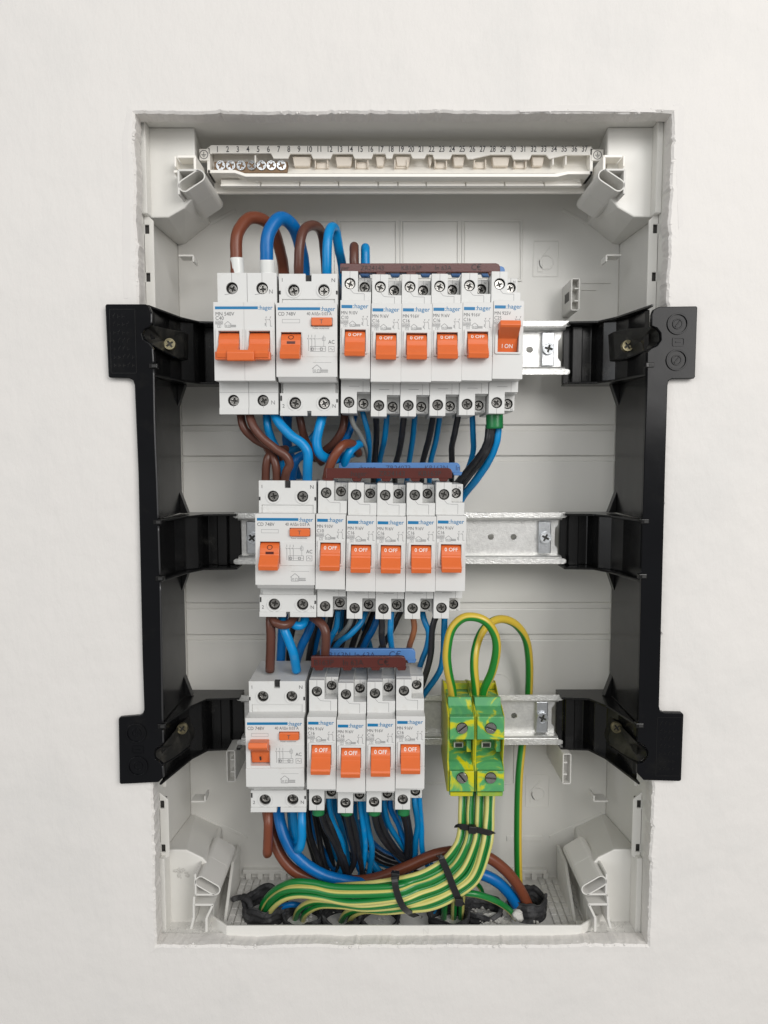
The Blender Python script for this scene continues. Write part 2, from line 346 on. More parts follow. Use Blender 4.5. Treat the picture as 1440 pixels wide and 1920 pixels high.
# knockout panels on the back
for (za, zb) in ((176, 217.6), (-186, -147)):
    for x0, x1 in ((-75.6, -34.6), (-33.1, 7.8), (9.7, 50.6), (52.5, 94.5)):
        k = MB(); k.plate([(x0, za), (x1, za), (x1, zb), (x0, zb)], BY-.9, BY+.01, [[(x0+1.1, za+1.1), (x1-1.1, za+1.1), (x1-1.1, zb-1.1), (x0+1.1, zb-1.1)]]); k.box(x0+2.0, x1-2.0, BY-.6, BY+.01, za+2.0, zb-2.0)
        bp(k, 'knockout_panel', bevel=.3)
# embossed symbols (upper right, lower right) and moulding marks
for (px, py, wd, hh) in ((1023, 485, 17, 24), (1008, 1483, 17, 24)):
    p = U(px, py, 87.6); e = MB(); x0, x1, z0, z1 = p.x-wd/2, p.x+wd/2, p.z-hh/2, p.z+hh/2
    y = BY-.35
    for a in ((x0, z0, x1, z0), (x1, z0, x1, z1), (x1, z1, x0, z1), (x0, z1, x0, z0)):
        q = Vector((a[2]-a[0], a[3]-a[1])).normalized(); nn = Vector((-q.y, q.x))*.3
        e.plate([(a[0]+nn.x, a[1]+nn.y), (a[0]-nn.x, a[1]-nn.y), (a[2]-nn.x, a[3]-nn.y), (a[2]+nn.x, a[3]+nn.y)], y, BY+.01)
    e.plate(stadium((x0+4, z1-12), (x1-6, z1-4), .5), y, BY+.01)
    e.ring(x0+9, z0+9.5, 5.2, 4.4, y, BY+.01); e.plate([(x0+3, z0+3), (x0+6.5, z0+3), (x0+6.5, z0+11), (x0+3, z0+11)], y, BY+.01)
    bp(e, 'embossed_symbol', bevel=.12, seg=1)
e = MB(); p = U(935, 1287, BY); e.ring(p.x, p.z, 9.5, 9.0, BY-.3, BY+.01, 40)
bp(e, 'moulding_mark', bevel=.1, seg=1)
for i, (xa, xb, py) in enumerate(((1090, 1145, 531), (1090, 1118, 544), (950, 1016, 1568))):
    e = MB(); a = U(xa, py, BY); b = U(xb, py, BY); e.box(a.x, b.x, BY-.6, BY+.01, a.z-.4-(3 if i == 2 else 0), a.z+.4); bp(e, 'back_rib', bevel=.2, seg=1)
# corner columns, mirrored about the box centre
MX = (BX0+BX1)/2
def mir(pts, sx): return [((x if sx < 0 else 2*MX-x), z) for x, z in pts]
for sx in (-1, 1):
    def pb(x, y): q = U(x, y, BY); return (q.x, q.z)
    for fr, bk_, yf in (([(BX0, BZ1), (-114.1, BZ1), (-114.1, 211), (-121.2, 203.2), (-131, 197.8), (BX0, 197.6)], [(BX0, BZ1), (-121.6, BZ1), (-121.8, 215.2), (-124, 213.5), (-139.2, 201.9), (BX0, 201)], 22),
                    ([(BX0, -262), (-113, -262), (-113, -213), (-119.5, -205.0), (-130, -199.6), (BX0, -199.4)], [(BX0, -262), (-118.8, -262), (pb(416, 1552)), (pb(410, 1549)), pb(366, 1528), (BX0, pb(366, 1528)[1]+.5)], 25)):
        A_, B_ = mir(fr, sx), mir(bk_, sx); k = MB(); n_ = len(A_)
        k.add([(x, yf, z) for x, z in A_]+[(x, BY+.4, z) for x, z in B_], [tuple(range(n_)), tuple(range(2*n_-1, n_-1, -1))]+[(i, (i+1) % n_, (i+1) % n_+n_, i+n_) for i in range(n_)])
        bp(k, 'corner_column', bevel=.9)
        k = MB(); zt_ = fr[-1][1]; k.box(*sorted((BX0 if sx < 0 else BX1, (BX0+3.6 if sx < 0 else BX1-3.6))), 14, yf+.1, *sorted((fr[0][1], zt_)))
        bp(k, 'column_edge', bevel=.5, seg=1)
    for a_, b_ in (((366, 1526), (464, 1570)), ((392, 421), (442, 394))):
        a_, b_ = pb(*a_), pb(*b_)
        if sx > 0: a_, b_ = (2*MX-a_[0], a_[1]), (2*MX-b_[0], b_[1])
        d_ = Vector((b_[0]-a_[0], b_[1]-a_[1])).normalized(); nn = Vector((-d_.y, d_.x))*1.2
        k = MB(); k.plate([(a_[0]+nn.x, a_[1]+nn.y), (a_[0]-nn.x, a_[1]-nn.y), (b_[0]-nn.x, b_[1]-nn.y), (b_[0]+nn.x, b_[1]+nn.y)], BY-.5, BY+.01); bp(k, 'back_rib', bevel=.3, seg=1)
    # screw sockets: stadium shaped tubes
    for (pa, pb, yf, sgn) in (((1133, 329), (1160, 347), 10, 1), ((1101, 1668), (1127, 1653), 10, -1)):
        a = U(*pa, yf); b = U(*pb, yf); A = (a.x, a.z); B = (b.x, b.z)
        if sx < 0: A = (2*MX-a.x, a.z); B = (2*MX-b.x, b.z)
        k = MB(); k.plate(stadium(A, B, 3.7), yf, 32, [stadium(A, B, 2.9)]); k.plate(stadium(A, B, 3.7), 32, 56)
        sk = bp(k, 'screw_socket', 'socket', bevel=.2)
        # web plates that tie the socket to the column
        wx = 130.5 if sx > 0 else 2*MX-130.5
        e = MB(); zz = b.z+sgn*1.5
        lo, hi = sorted((A[0], B[0]+(-3.5 if sx < 0 else 3.5)))
        ztop = a.z+sgn*3.3
        e.box(lo, hi+0, yf, 30, ztop-.6, ztop+.6)
        ex = B[0]+(3.4 if sx > 0 else -3.4)
        e.box(min(ex, ex-.01)-.6, ex+.6, yf, 30, min(b.z-sgn*5, ztop), max(b.z-sgn*5, ztop))
        bp(e, 'socket_web', 'socket', bevel=.2, seg=1)
    # open channels under the lower sockets
    def mx(v): return v if sx < 0 else 2*MX-v
    for (pa, pb, pc, pd) in (((365, 1686), (398, 1686), (398, 1697), (363, 1697)),):
        q = [U(*p_, 10) for p_ in ((364, 1682), (401, 1682), (400, 1697), (363, 1697))]
        e = MB()
        def seg(p1, p2, t_=.7, y0=10, y1=34):
            P1 = Vector((mx(p1[0]), p1[1])); P2 = Vector((mx(p2[0]), p2[1])); d = (P2-P1).normalized(); nn = Vector((-d.y, d.x))*t_
            e.plate([tuple(P1+nn), tuple(P1-nn), tuple(P2-nn), tuple(P2+nn)], y0, y1)
        a, b, c_, d_ = [(p_.x, p_.z) for p_ in q]
        seg(a, d_); seg(d_, c_)
        g = [U(*p_, 10) for p_ in ((399, 1697), (387, 1722), (387, 1748), (363, 1722), (358, 1742))]; g = [(p_.x, p_.z) for p_ in g]
        seg(g[0], g[1]); seg(g[1], g[2], .8); seg((d_[0], d_[1]), g[3]); seg(g[3], g[4], .8)
        bp(e, 'guide_channel', 'socket', bevel=.2, seg=1)
    # side strips with clip slots
    for (z0, z1, slots) in ((132, 200, (190, 162)), (-205, -158, (-166, -195))):
        def xm_(v): return v if sx < 0 else 2*MX-v
        xa, xb = BX0, BX0+5.6; c0 = 5 if z0 < 0 else .5; c1 = 5 if z1 < 0 else .5
        out_ = [(xa, z0), (xb, z0+5), (xb, z1-5), (xa, z1)]
        hl = [[(xa+.3, sl-2.6), (xa+3.0, sl-2.6), (xa+3.0, sl+2.6), (xa+.3, sl+2.6)] for sl in slots]
        e = MB(); e.plate([(xm_(a), b) for a, b in out_], 18.5, 20.0, [[(xm_(a), b) for a, b in h] for h in hl]); bp(e, 'slotted_strip', bevel=.25, seg=1)
        for sl in slots:
            e = MB(); e.box(*sorted((xm_(xa+.05), xm_(xa+3.3))), 20.6, 24, sl-2.9, sl+2.9); bp(e, 'slot_shade', 'well', bevel=0)  # dark block behind the slot, paints the shade seen through it
    xw = BX0 if sx < 0 else BX1
    e = MB(); e.box(min(xw, xw-sx*2.2), max(xw, xw-sx*2.2), 26, 33, -158, 132); bp(e, 'side_rib', bevel=.3, seg=1)
    for zt, dz in ((184, 1), (-181, -1)):
        p = mx(-134.0); e = MB(); e.box(min(p, p+sx*-9.5), max(p, p-sx*9.5), 52, 62, zt-.6, zt+.6); e.box(p-sx*9.5-.6, p-sx*9.5+.6, 52, 62, min(zt, zt-dz*4), max(zt, zt-dz*4)); bp(e, 'retaining_tab', bevel=.2, seg=1)
# bottom: front rim, tray lip, waffle floor
fl = MB(); fl.box(BX0, BX1, 1.5, 10, -252, -248.6); fl.box(BX0, -101.6, 9.9, 26, -252, -248.6); fl.box(123.2, BX1, 9.9, 26, -252, -248.6); bp(fl, 'front_rim', 'dusty', bevel=.5)
fl = MB(); fl.box(BX0, BX1, 10, BY+2, -260, -257.2); bp(fl, 'floor_panel', 'dusty', bevel=0)
lp = MB(); lp.prismz([(-101.5, 10), (123, 10), (138, 21), (137, 22.2), (122.6, 11.4), (-101.1, 11.4), (-114, 22.2), (-115, 21)], -257, -241.2); bp(lp, 'tray_lip', bevel=.35)
e = MB(); a = U(792, 1747, 9.9); e.text('N', a.x, 9.9, a.z-1.6, 5.5); o = e.build('embossed_letter', 'socket', box, flat=True)
for xs0, xs1 in ((-112, -88), (112, 136)):
    for i in range(5):
        for j in range(9):
            x0 = xs0+i*4.9; y0 = 22+j*6.9
            bp(MB().box(x0, x0+4.2, y0, y0+6.1, -257.3, -255.9), 'floor_tile', 'dusty', bevel=.25, seg=1) if (i+j) < 99 else None
for xs0, xs1 in ((-104, -68), (90, 116)):
    e = MB(); e.box(xs0-2, xs1+2, BY-4.5, BY+.2, -252.2, -249.4)
    bp(e, 'comb_rail', bevel=.3, seg=1)
    x = xs0
    while x < xs1:
        bp(MB().box(x, x+4.0, BY-4, BY+.2, -257.2, -252.25), 'comb_tooth', bevel=.3, seg=1); x += 8.6
# sloping fins beside the lower sockets
for sx in (-1, 1):
    for k_, xx in ((0, -108.5),):
        e = MB(); q = mx0 = xx if sx < 0 else 2*MX-xx
        e.prism([(34+k_*18, -257), (80, -257), (84, -230-k_*6), (62, -230-k_*6)], q-1.0, q+1.0); bp(e, 'support_fin', bevel=.3, seg=1)
# C-shaped clip posts for the cover: each is moulded on the back panel
def clip_post(px, py, yf, hw, hh, flip):
    p = U(px, py, yf); s_ = -1 if flip else 1
    o_ = rrect(p.x-hw, p.x+hw, p.z-hh, p.z+hh, 1.2, 3); t_ = .75
    k = MB(); a_, b_ = p.x-hw+t_, p.x+hw-t_; g = -s_
    lo, hi = p.z-hh+t_, p.z+hh-t_
    k.plate(o_, yf, yf+7, [[(a_, lo), (b_, lo), (b_, hi), (a_, hi)]]); k.plate(o_, yf+6.9, BY+.3)
    bp(k, 'clip_post', 'socket', bevel=.25, seg=1)
    for sg in (-1, 1):
        e = MB(); xx = a_ if s_ < 0 else b_
        e.box(*sorted((xx+.1*s_, xx-s_*2.6)), yf+.6, yf+7, *sorted((p.z+sg*hh*.34, p.z+sg*(hh*.34+.9)))); bp(e, 'clip_hook', 'socket', bevel=.15, seg=1)
    e = MB(); xx = p.x-s_*(hw+.02)
    e.box(*sorted((xx, xx-s_*.15)), yf+5, yf+16, p.z-3, p.z+3); bp(e, 'clip_gap_shade', 'well', bevel=.05, seg=1)  # flat dark plate, paints the shade of the gap in the post
clip_post(1079, 552, 64, 2.9, 10.5, False); clip_post(1063, 1442, 42, 2.9, 10.5, True); clip_post(433, 1437, 44, 3.0, 11, False)
# ------------------------------------------------------------------ earth terminal carrier at the top
YC = 30
def cx(px): return UX(px, 300, YC)
def cz(py): return UZ(750, py, YC)
car = thing('terminal_carrier', 'ivory terminal carrier numbered 1 to 37 with seven screws at its left end', 'terminal carrier', (0, 0, 0))
k = MB()
x0, x1 = cx(390), cx(1110)
# top face strip with stepped lower edge
edge_px = [(390, 288), (397, 288), (397, 287), (508, 287), (513, 297), (540, 297), (544, 288), (583, 288), (587, 297), (620, 297), (624, 288), (661, 288), (665, 297), (697, 297), (700, 288), (722, 288), (725, 297), (735, 297), (738, 288), (770, 288), (774, 297), (796, 297), (800, 289), (811, 289), (814, 298), (844, 298), (848, 289), (873, 289), (877, 298), (886, 298), (920, 290), (959, 290), (963, 299), (993, 299), (997, 290), (1024, 290), (1030, 298), (1060, 291), (1110, 291)]
strip = [(cx(a), cz(b)) for a, b in edge_px]+[(cx(1112), cz(280)), (cx(1108), cz(277)), (cx(396), cz(271.5)), (cx(390), cz(277))]
k.plate(strip, YC, YC+1.4); k.box(x0, x1, YC+1.3, YC+16, cz(276)-.3, cz(276)+.9)
k.box(x0, x1, YC+15, YC+17, cz(345), cz(275))
low = [(cx(389), cz(318)), (cx(440), cz(318)), (cx(460), cz(325)), (cx(1040), cz(325.5)), (cx(1066), cz(321)), (cx(1112), cz(321)), (cx(1112), cz(327)), (cx(1066), cz(327)), (cx(1045), cz(332)), (cx(460), cz(331)), (cx(440), cz(324)), (cx(389), cz(324))]
k.plate(low, YC, YC+16)
k.box(x0-.6, x0+1.2, YC, YC+16, cz(324), cz(277)); k.box(x1-1.2, x1+.6, YC, YC+16, cz(327), cz(279))
k.build('carrier_body', 'ivory', car, bevel=.25, seg=1)
e = MB(); e.prism([(YC+9.5, cz(276)), (YC+8.5, cz(300)), (YC+2.2, cz(322)), (YC+15, cz(322)), (YC+15, cz(276))], x0+1.3, x1-1.3); e.build('inner_wall', 'ivory', car)
# lugs with earth signs
for (a, b, c_, d_) in ((374, 392, 279, 301), (1109, 1131, 281, 302)):
    e = MB(); e.plate(rrect(cx(a), cx(b), cz(d_), cz(c_), .5), YC-.4, YC+3); lg = e.build('lug', 'ivory', car, bevel=.2, seg=1)
    xc, zc = cx((a+b)/2-.3), cz((c_+d_)/2); e = MB(); y = YC-.45; R_ = 2.45
    pts = circ(0, 0, R_, 24)
    for i in range(24): e.line(xc+pts[i][0], zc+pts[i][1], xc+pts[(i+1) % 24][0], zc+pts[(i+1) % 24][1], .42, y)
    e.line(xc, zc+1.7, xc, zc-.1, .35, y); e.line(xc-1.5, zc-.1, xc+1.5, zc-.1, .35, y); e.line(xc-1.0, zc-.75, xc+1.0, zc-.75, .3, y); e.line(xc-.5, zc-1.35, xc+.5, zc-1.35, .3, y)
    e.build('earth_symbol', 'print', lg, flat=True)
e = MB()
for i in range(37):
    e.text(str(i+1), cx(408+i*19.1), YC-.06, cz(284.7), 4.9, 'CENTER', .014, sx=.74)
e.build('lettering', 'print', car, flat=True)
for a, b in ((547, 583), (628, 661), (704, 722), (742, 770), (803, 812), (850, 873), (924, 958), (999, 1023)):
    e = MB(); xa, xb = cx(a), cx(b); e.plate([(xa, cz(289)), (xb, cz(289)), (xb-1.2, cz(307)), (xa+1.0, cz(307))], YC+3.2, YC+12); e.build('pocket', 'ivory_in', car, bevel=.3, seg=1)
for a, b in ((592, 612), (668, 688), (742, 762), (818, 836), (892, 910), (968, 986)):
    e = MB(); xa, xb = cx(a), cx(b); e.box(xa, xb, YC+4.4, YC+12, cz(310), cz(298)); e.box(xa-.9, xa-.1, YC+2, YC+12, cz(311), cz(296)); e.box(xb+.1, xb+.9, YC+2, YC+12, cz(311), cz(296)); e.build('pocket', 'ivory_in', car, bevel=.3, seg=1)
for px in (478, 1038, 1062):
    MB().box(cx(px)-.5, cx(px)+.5, YC+1, YC+12, cz(308), cz(289)).build('divider', 'ivory', car, bevel=.2, seg=1)
e = MB(); e.box(cx(400), cx(538), YC+2.0, YC+9, cz(321.5), cz(300)); e.build('brass_bar', 'brass_bar', car, bevel=.3, seg=1)
for px in (412.5, 431.5, 451, 471, 489.5, 508, 527):
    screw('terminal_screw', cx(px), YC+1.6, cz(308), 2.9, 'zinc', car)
# lower segmented strip
segs = [(414, 488), (490, 561), (563, 634), (636, 708), (710, 745), (747, 798), (800, 872), (874, 945), (947, 1019), (1021, 1090)]
for a, b in segs:
    e = MB(); za, zb = UZ(750, 350, 38), UZ(750, 336, 38); xa, xb = UX(a, 340, 38), UX(b, 340, 38)
    e.plate([(xa, zb), (xb, zb), (xb, za), (xa+(3 if a == 414 else 0), za), (xa, za+2)], 38, 40); e.box(xa, xb, 36.8, 38.1, za, za+1.2); e.plate([(xb-7, zb), (xb-1, zb), (xb-1, zb-2.6)], 37, 38.1)
    e.build('wire_guide', 'ivory', car, bevel=.2, seg=1)
MB().box(UX(414, 340, 40), UX(1090, 340, 40), 40.1, 46, UZ(750, 348, 40), UZ(750, 334, 40)).build('guide_rail', 'ivory', car, bevel=.2, seg=1)
# end arms
for sx in (-1, 1):
    e = MB(); YA = 13
    def ax(p_): x_ = UX(p_, 300, YA); return x_ if sx > 0 else 2*MX-x_-2.2
    def bb(a, b, y0, y1, za, zb): xa, xb = sorted((ax(a), ax(b))); e.box(xa, xb, y0, y1, UZ(750, zb, YA), UZ(750, za, YA))
    bb(1133, 1166, YA, 24, 290.5, 295.5); bb(1131, 1136, YA+.3, 34, 290.5, 321); bb(1136, 1173, YA-.4, 24, 319, 324); bb(1168.5, 1172, YA+.2, 24, 292, 312)
    e.build('end_arm', 'ivory', car, bevel=.25, seg=1)
# ------------------------------------------------------------------ black mounting frames
def poly(px, Y): return [(UX(a, b, Y), UZ(a, b, Y)) for a, b in px]
YF = -4.0
left_px = [(199, 570), (272, 570), (279, 573), (284, 584), (284, 609), (279, 613), (270, 617), (266, 626), (269, 636), (280, 643), (286, 651), (287.5, 686), (290, 800), (298, 1012), (303, 1240), (305, 1357), (306, 1394), (300, 1399), (291, 1405), (288, 1414), (291, 1424), (299, 1429), (305, 1435), (307, 1457), (297, 1467), (227, 1470.5), (224, 1469), (222, 1348), (224, 1345), (260, 1342), (267, 1339), (270, 1331), (267, 1240), (259, 887), (252, 722), (249, 713), (241, 709), (205, 708), (203, 705), (197, 573)]
right_px = [(1306, 574), (1308, 576), (1303.5, 707), (1301, 710), (1260, 710.5), (1254, 714), (1252, 722), (1248, 860), (1242, 1093), (1236, 1325), (1238, 1333), (1246, 1336), (1279, 1336.5), (1282, 1340), (1277.5, 1463), (1274, 1465), (1207, 1463), (1195, 1450), (1195, 1433), (1207, 1430), (1215, 1421), (1216, 1409), (1209, 1398), (1195, 1391), (1197, 1360), (1203, 1060), (1208, 860), (1213, 720), (1214, 660), (1222, 653), (1233, 648), (1240, 638), (1239, 624), (1232, 615), (1222, 611), (1222, 590), (1226, 580), (1236, 575)]
def black_frame(side, pts, webx, label, ends):
    t_ = thing('mounting_frame', label, 'mounting frame', (0, 0, 0))
    s_ = -1 if side < 0 else 1
    P = poly(pts, YF); MB().plate(P, YF, -.9).build('front_flange', 'black', t_, bevel=.8, seg=3)
    zt, zb = UZ(720, 584, YF), UZ(720, 1457, YF)
    # deep web in lengths between the arms
    rows = [(121.5, 20), (-1.5, 18.5), (-126, 19)]
    zz = [zt, 141.5, 101.5, 17.5, -20.5, -106.5, -145.5, zb]
    x0_, x1_ = (webx-1.4, webx) if s_ < 0 else (webx, webx+1.4)
    for a, b in ((101.5, 17.5), (-20.5, -106.5)):
        MB().box(x0_, x1_, YF+1.5, 56, b, a).build('web', 'black_matt', t_, bevel=.3, seg=1)
        for zc, sg in ((a, -1), (b, 1)):
            k = MB(); k.plate([(webx-s_*0, zc), (webx-s_*0, zc+sg*14), (webx-s_*5, zc)], 50, 56); k.build('corner_fillet', 'black_matt', t_, bevel=.3, seg=1)
        k = MB(); k.box(min(webx, webx-s_*1.0), max(webx, webx-s_*1.0), YF+.3, YF+2.2, b, a); k.build('edge_rib', 'black', t_, bevel=.3, seg=1)
    for ri, (zc, hh) in enumerate(rows):
        xe = ends[ri]
        # stepped arm towards the rail: front profile in x/y, extruded over z
        def X(v): return webx-s_*v
        L_ = abs(xe-webx)
        prof = [(X(0), 8 if ri != 1 else 4), (X(2), 30), (X(6), 40), (X(13), 45), (X(13.6), 56), (X(16), 61), (X(22), 61), (X(22.6), 57.8), (X(29), 57.8), (X(29.6), 62), (X(L_+3), 62), (X(L_+3), 66), (X(10), 66), (X(6), 60), (X(-1.4), 56), (X(-1.4), 4)]
        MB().prismz(prof, zc-hh+1.4, zc+hh-1.4).build('arm', 'black_matt', t_, bevel=.4, seg=1)
        for sg in (-1, 1):
            k = MB(); z_ = zc+sg*(hh if not (ri == 2 and sg < 0) else hh-1.8)
            fl_ = [(X(-1.2), YF+2), (X(0), YF+2), (X(9), 34), (X(16), 47), (X(L_+3), 49), (X(L_+3), 66), (X(-1.2), 66)]
            k.prismz(fl_, min(z_, z_-sg*1.4), max(z_, z_-sg*1.4)); k.build('arm_flange', 'black_matt', t_, bevel=.3, seg=1)
        if ri == 0 or ri == 2:
            # sloping screw recess running from the flange notch down into the arm
            ramp = {(-1, 0): [(285, 610, -1), (276, 615, 0), (269, 626, 0), (272, 636, 0), (284, 646, 0), (303, 657, 10), (332, 672, 27), (345, 670, 33), (345, 622, 33), (322, 618, 20)],
                    (1, 0): [(1222, 613, -1), (1233, 618, 0), (1238, 628, 0), (1236, 641, 0), (1224, 651, 0), (1200, 662, 12), (1170, 674, 28), (1152, 674, 33), (1150, 622, 33), (1180, 616, 18)],
                    (-1, 2): [(306, 1398, 0), (295, 1404, 0), (291, 1414, 0), (295, 1425, 0), (307, 1431, 0), (330, 1419, 12), (352, 1402, 26), (358, 1384, 32), (348, 1352, 32), (330, 1368, 16)],
                    (1, 2): [(1195, 1393, 0), (1207, 1401, 0), (1213, 1410, 0), (1211, 1420, 0), (1199, 1429, 0), (1170, 1416, 12), (1146, 1400, 26), (1141, 1384, 32), (1150, 1350, 32), (1170, 1368, 16)]}[(s_, ri)]
            pts_ = [U(*q_) for q_ in ramp]; m_ = len(pts_); cen = sum(pts_, Vector())/m_; k = MB()
            k.add([tuple(q_) for q_ in pts_]+[(q_.x, q_.y+12, q_.z) for q_ in pts_]+[tuple(cen+Vector((0, 2, 0))), tuple(cen+Vector((0, 14, 0)))], [(i, (i+1) % m_, 2*m_) for i in range(m_)]+[((i+1) % m_+m_, i+m_, 2*m_+1) for i in range(m_)]+[(i, (i+1) % m_, (i+1) % m_+m_, i+m_) for i in range(m_)])
            k.build('screw_recess', 'black_dusty', t_, bevel=.3, seg=1)
            k = MB(); rim_ = [q_+Vector((0, -.5, 0)) for q_ in pts_[:7]]; tube(k, rim_, .5, 8); k.uv = None; k.build('recess_rim', 'black', t_, smooth=True)
            sc_ = {(-1, 0): (318, 645, 15), (1, 0): (1177, 648, 20), (-1, 2): (341, 1367, 20), (1, 2): (1157, 1365, 22)}[(s_, ri)]
            e_ = U(*sc_); screw('frame_screw', e_.x, e_.y, e_.z, 3.4, 'brass', t_)
    # small snap hooks along the crease
    for py in ((686, 979, 1085, 1362) if s_ < 0 else (684, 978, 1081, 1361)):
        xh = {686: 287, 979: 295, 1085: 299, 1362: 303, 684: 1219, 978: 1210, 1081: 1206, 1361: 1200}[py]
        p = U(xh, py, YF-.8); MB().box(p.x-2.4, p.x+2.4, YF-.9, YF+3, p.z-1.4, p.z+1.4).build('snap_hook', 'black_matt', t_, bevel=.4)
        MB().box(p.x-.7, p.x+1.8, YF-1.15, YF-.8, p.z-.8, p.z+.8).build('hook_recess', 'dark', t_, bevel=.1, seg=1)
    if s_ < 0:
        for run in (((284, 588), (284, 606)), ((286, 653), (287.5, 680)), ((288, 692), (290, 800), (294, 900), (296.5, 972)), ((297, 986), (300, 1078)), ((300.5, 1092), (303, 1240), (305, 1355)), ((305.5, 1369), (306, 1392)), ((305, 1436), (307, 1456))):
            k = MB(); tube(k, [U(a, b, YF-.1) for a, b in run], .55, 10); k.uv = None; k.build('highlight_bead', 'bead', t_, smooth=True)  # bead added so the crease shows a pale highlight line
    caps = ((255, 1375), (258, 1437)) if s_ < 0 else ((1271, 607), (1269, 675))
    for i, c_ in enumerate(caps):
        p = U(*c_, YF-.5); k = MB(); k.ring(p.x, p.z, 6.1, 5.2, YF-.8, YF+.2, 32); k.ring(p.x, p.z, 3.0, 2.3, YF-.5, YF+.2, 24); k.disc(p.x, p.z, 2.3, YF-.2, YF+.2)
        if s_ > 0: k.plate(slot_pts(p.x, p.z, 2.1, .35, .9), YF-.6, YF)
        else:
            for a_ in range(6): k.plate(slot_pts(p.x+1.2*math.cos(a_), p.z+1.2*math.sin(a_), .5, .2, a_), YF-.5, YF)
        k.build('screw_cap', 'black', t_, bevel=.15, seg=2)
        if i == 0:
            q = U(c_[0]+(1 if s_ > 0 else 3), (caps[0][1]+caps[1][1])/2, YF); k = MB(); k.plate(rrect(q.x-3.5, q.x+3.5, q.z-2.5, q.z+2.5, .8), YF-.4, YF+.1, [rrect(q.x-2.9, q.x+2.9, q.z-1.9, q.z+1.9, .6)]); k.box(q.x-1.6, q.x+1.4, YF-.4, YF+.1, q.z-.4, q.z+.3); k.build('embossed_symbol', 'black', t_, bevel=.12, seg=1)
    # raised lettering panel on the other tab
    q = U(225, 640, YF) if s_ < 0 else U(1248, 1400, YF); k = MB(); y_ = YF-.12
    k.rect(q.x-5.5, q.x+9, q.z-18, q.z+18, .35, y_)
    for i in range(7):
        z_ = q.z+14-i*4.6
        for j in range(random.randint(3, 5)):
            x_ = q.x-3.5+j*2.6; k.line(x_, z_, x_+1.2, z_+random.choice((0, 1.8)), .3, y_); k.line(x_, z_-.9, x_, z_+.9, .3, y_)
    k.build('embossed_lines', 'black_matt', t_, flat=True)
    return t_
WL, WR = -136.3, 151.8
black_frame(-1, left_px, WL, 'black plastic mounting frame standing along the left edge of the opening', (-97, -102, -102))
black_frame(1, right_px, WR, 'black plastic mounting frame standing along the right edge of the opening', (120.7, 120.7, 120.7))
# ------------------------------------------------------------------ DIN rails
def rail(zc, label, clampL):
    t_ = thing('din_rail', label, 'rail', (0, 56, zc), group='mounting rails across the enclosure')
    a, b = -102.5, 120.6
    k = MB()
    holes = [circ(UX(x_, 0, 63.5) if False else x_, 0, 2.0, 16) for x_ in ((95.5, ) if zc > 100 else (71, 86.5) if zc > -50 else (88.5,))]
    k.plate([(a+5, -13), (b-5, -13), (b-4, -12), (b-4, -8), (b-6, -5.5), (b-6, 5.5), (b-4, 8), (b-4, 12), (b-5, 13), (a+5, 13), (a+4, 12), (a+4, -12)], 6.6, 7.6, holes)
    if zc < 100:
        for x_ in (60, 93) if zc > -50 else (62,):
            for s_ in (-1, 1): k.plate(stadium((x_-.5, s_*10), (x_+.5, s_*10), .8, 5), 6.3, 6.61)
    k.build('rail_base', 'steel', t_, bevel=.25, seg=1)
    for s_ in (-1, 1):
        k = MB(); k.prism([(0, s_*17.4), (0, s_*13.8), (1.0, s_*13.0), (7.6, s_*12.9), (7.6, s_*11.9), (.6, s_*12.0), (-.9, s_*13.2), (-.9, s_*17.4)], a+3, b-3); 
        k.build('rail_web', 'steel', t_, bevel=.15, seg=1)
        k = MB(); k.plate([(a, s_*16.6), (a, s_*14.6), (a+1.5, s_*13.6), (b-1.5, s_*13.6), (b, s_*14.6), (b, s_*16.6), (b-1.5, s_*17.5), (a+1.5, s_*17.5)], -1.6, -.95); k.build('rail_lip', 'rim', t_, bevel=.25, seg=1)
    for x_ in ((b-13.5,) if not clampL else (b-13.5, a+12)):
        k = MB(); k.box(x_-4.2, x_+4.2, 3.6, 6.5, -11, 11); c_ = k.build('clamp_plate', 'zinc', t_, bevel=.6); 
        screw('clamp_screw', x_, 1.6, 0, 3.9, 'zinc', t_)
    return t_
rail(UZ(750, 653, 56), 'galvanised mounting rail behind the top row of ten modules', False)
rail(UZ(750, 1009, 56), 'galvanised mounting rail behind the middle row, long bare stretch at right', True)
rail(UZ(750, 1349, 56), 'galvanised mounting rail carrying the green and yellow earth terminals', False)
# ------------------------------------------------------------------ modules
def house(mb, x, z, s_, y, t_=.22):
    w_ = 3.2*s_; h_ = 1.9*s_
    for a in ((x, z, x+w_, z), (x, z, x, z+h_), (x+w_, z, x+w_, z+h_), (x-.4*s_, z+h_*.9, x+w_/2, z+h_*1.75), (x+w_/2, z+h_*1.75, x+w_+.4*s_, z+h_*.9)): mb.line(*a, t_, y)
    mb.rect(x+.5*s_, x+1.2*s_, z+.5*s_, z+1.2*s_, t_*.8, y); mb.rect(x+1.9*s_, x+2.6*s_, z, z+1.3*s_, t_*.8, y)
    for i in range(6): mb.line(x+w_+.4*s_+i*.48*s_, z, x+w_+.4*s_+i*.48*s_, z+1.5*s_, t_*.8, y)
    mb.line(x+w_, z+.3*s_, x+w_+3.2*s_, z+.3*s_, t_*.7, y); mb.line(x+w_, z+1.0*s_, x+w_+3.2*s_, z+1.0*s_, t_*.7, y)
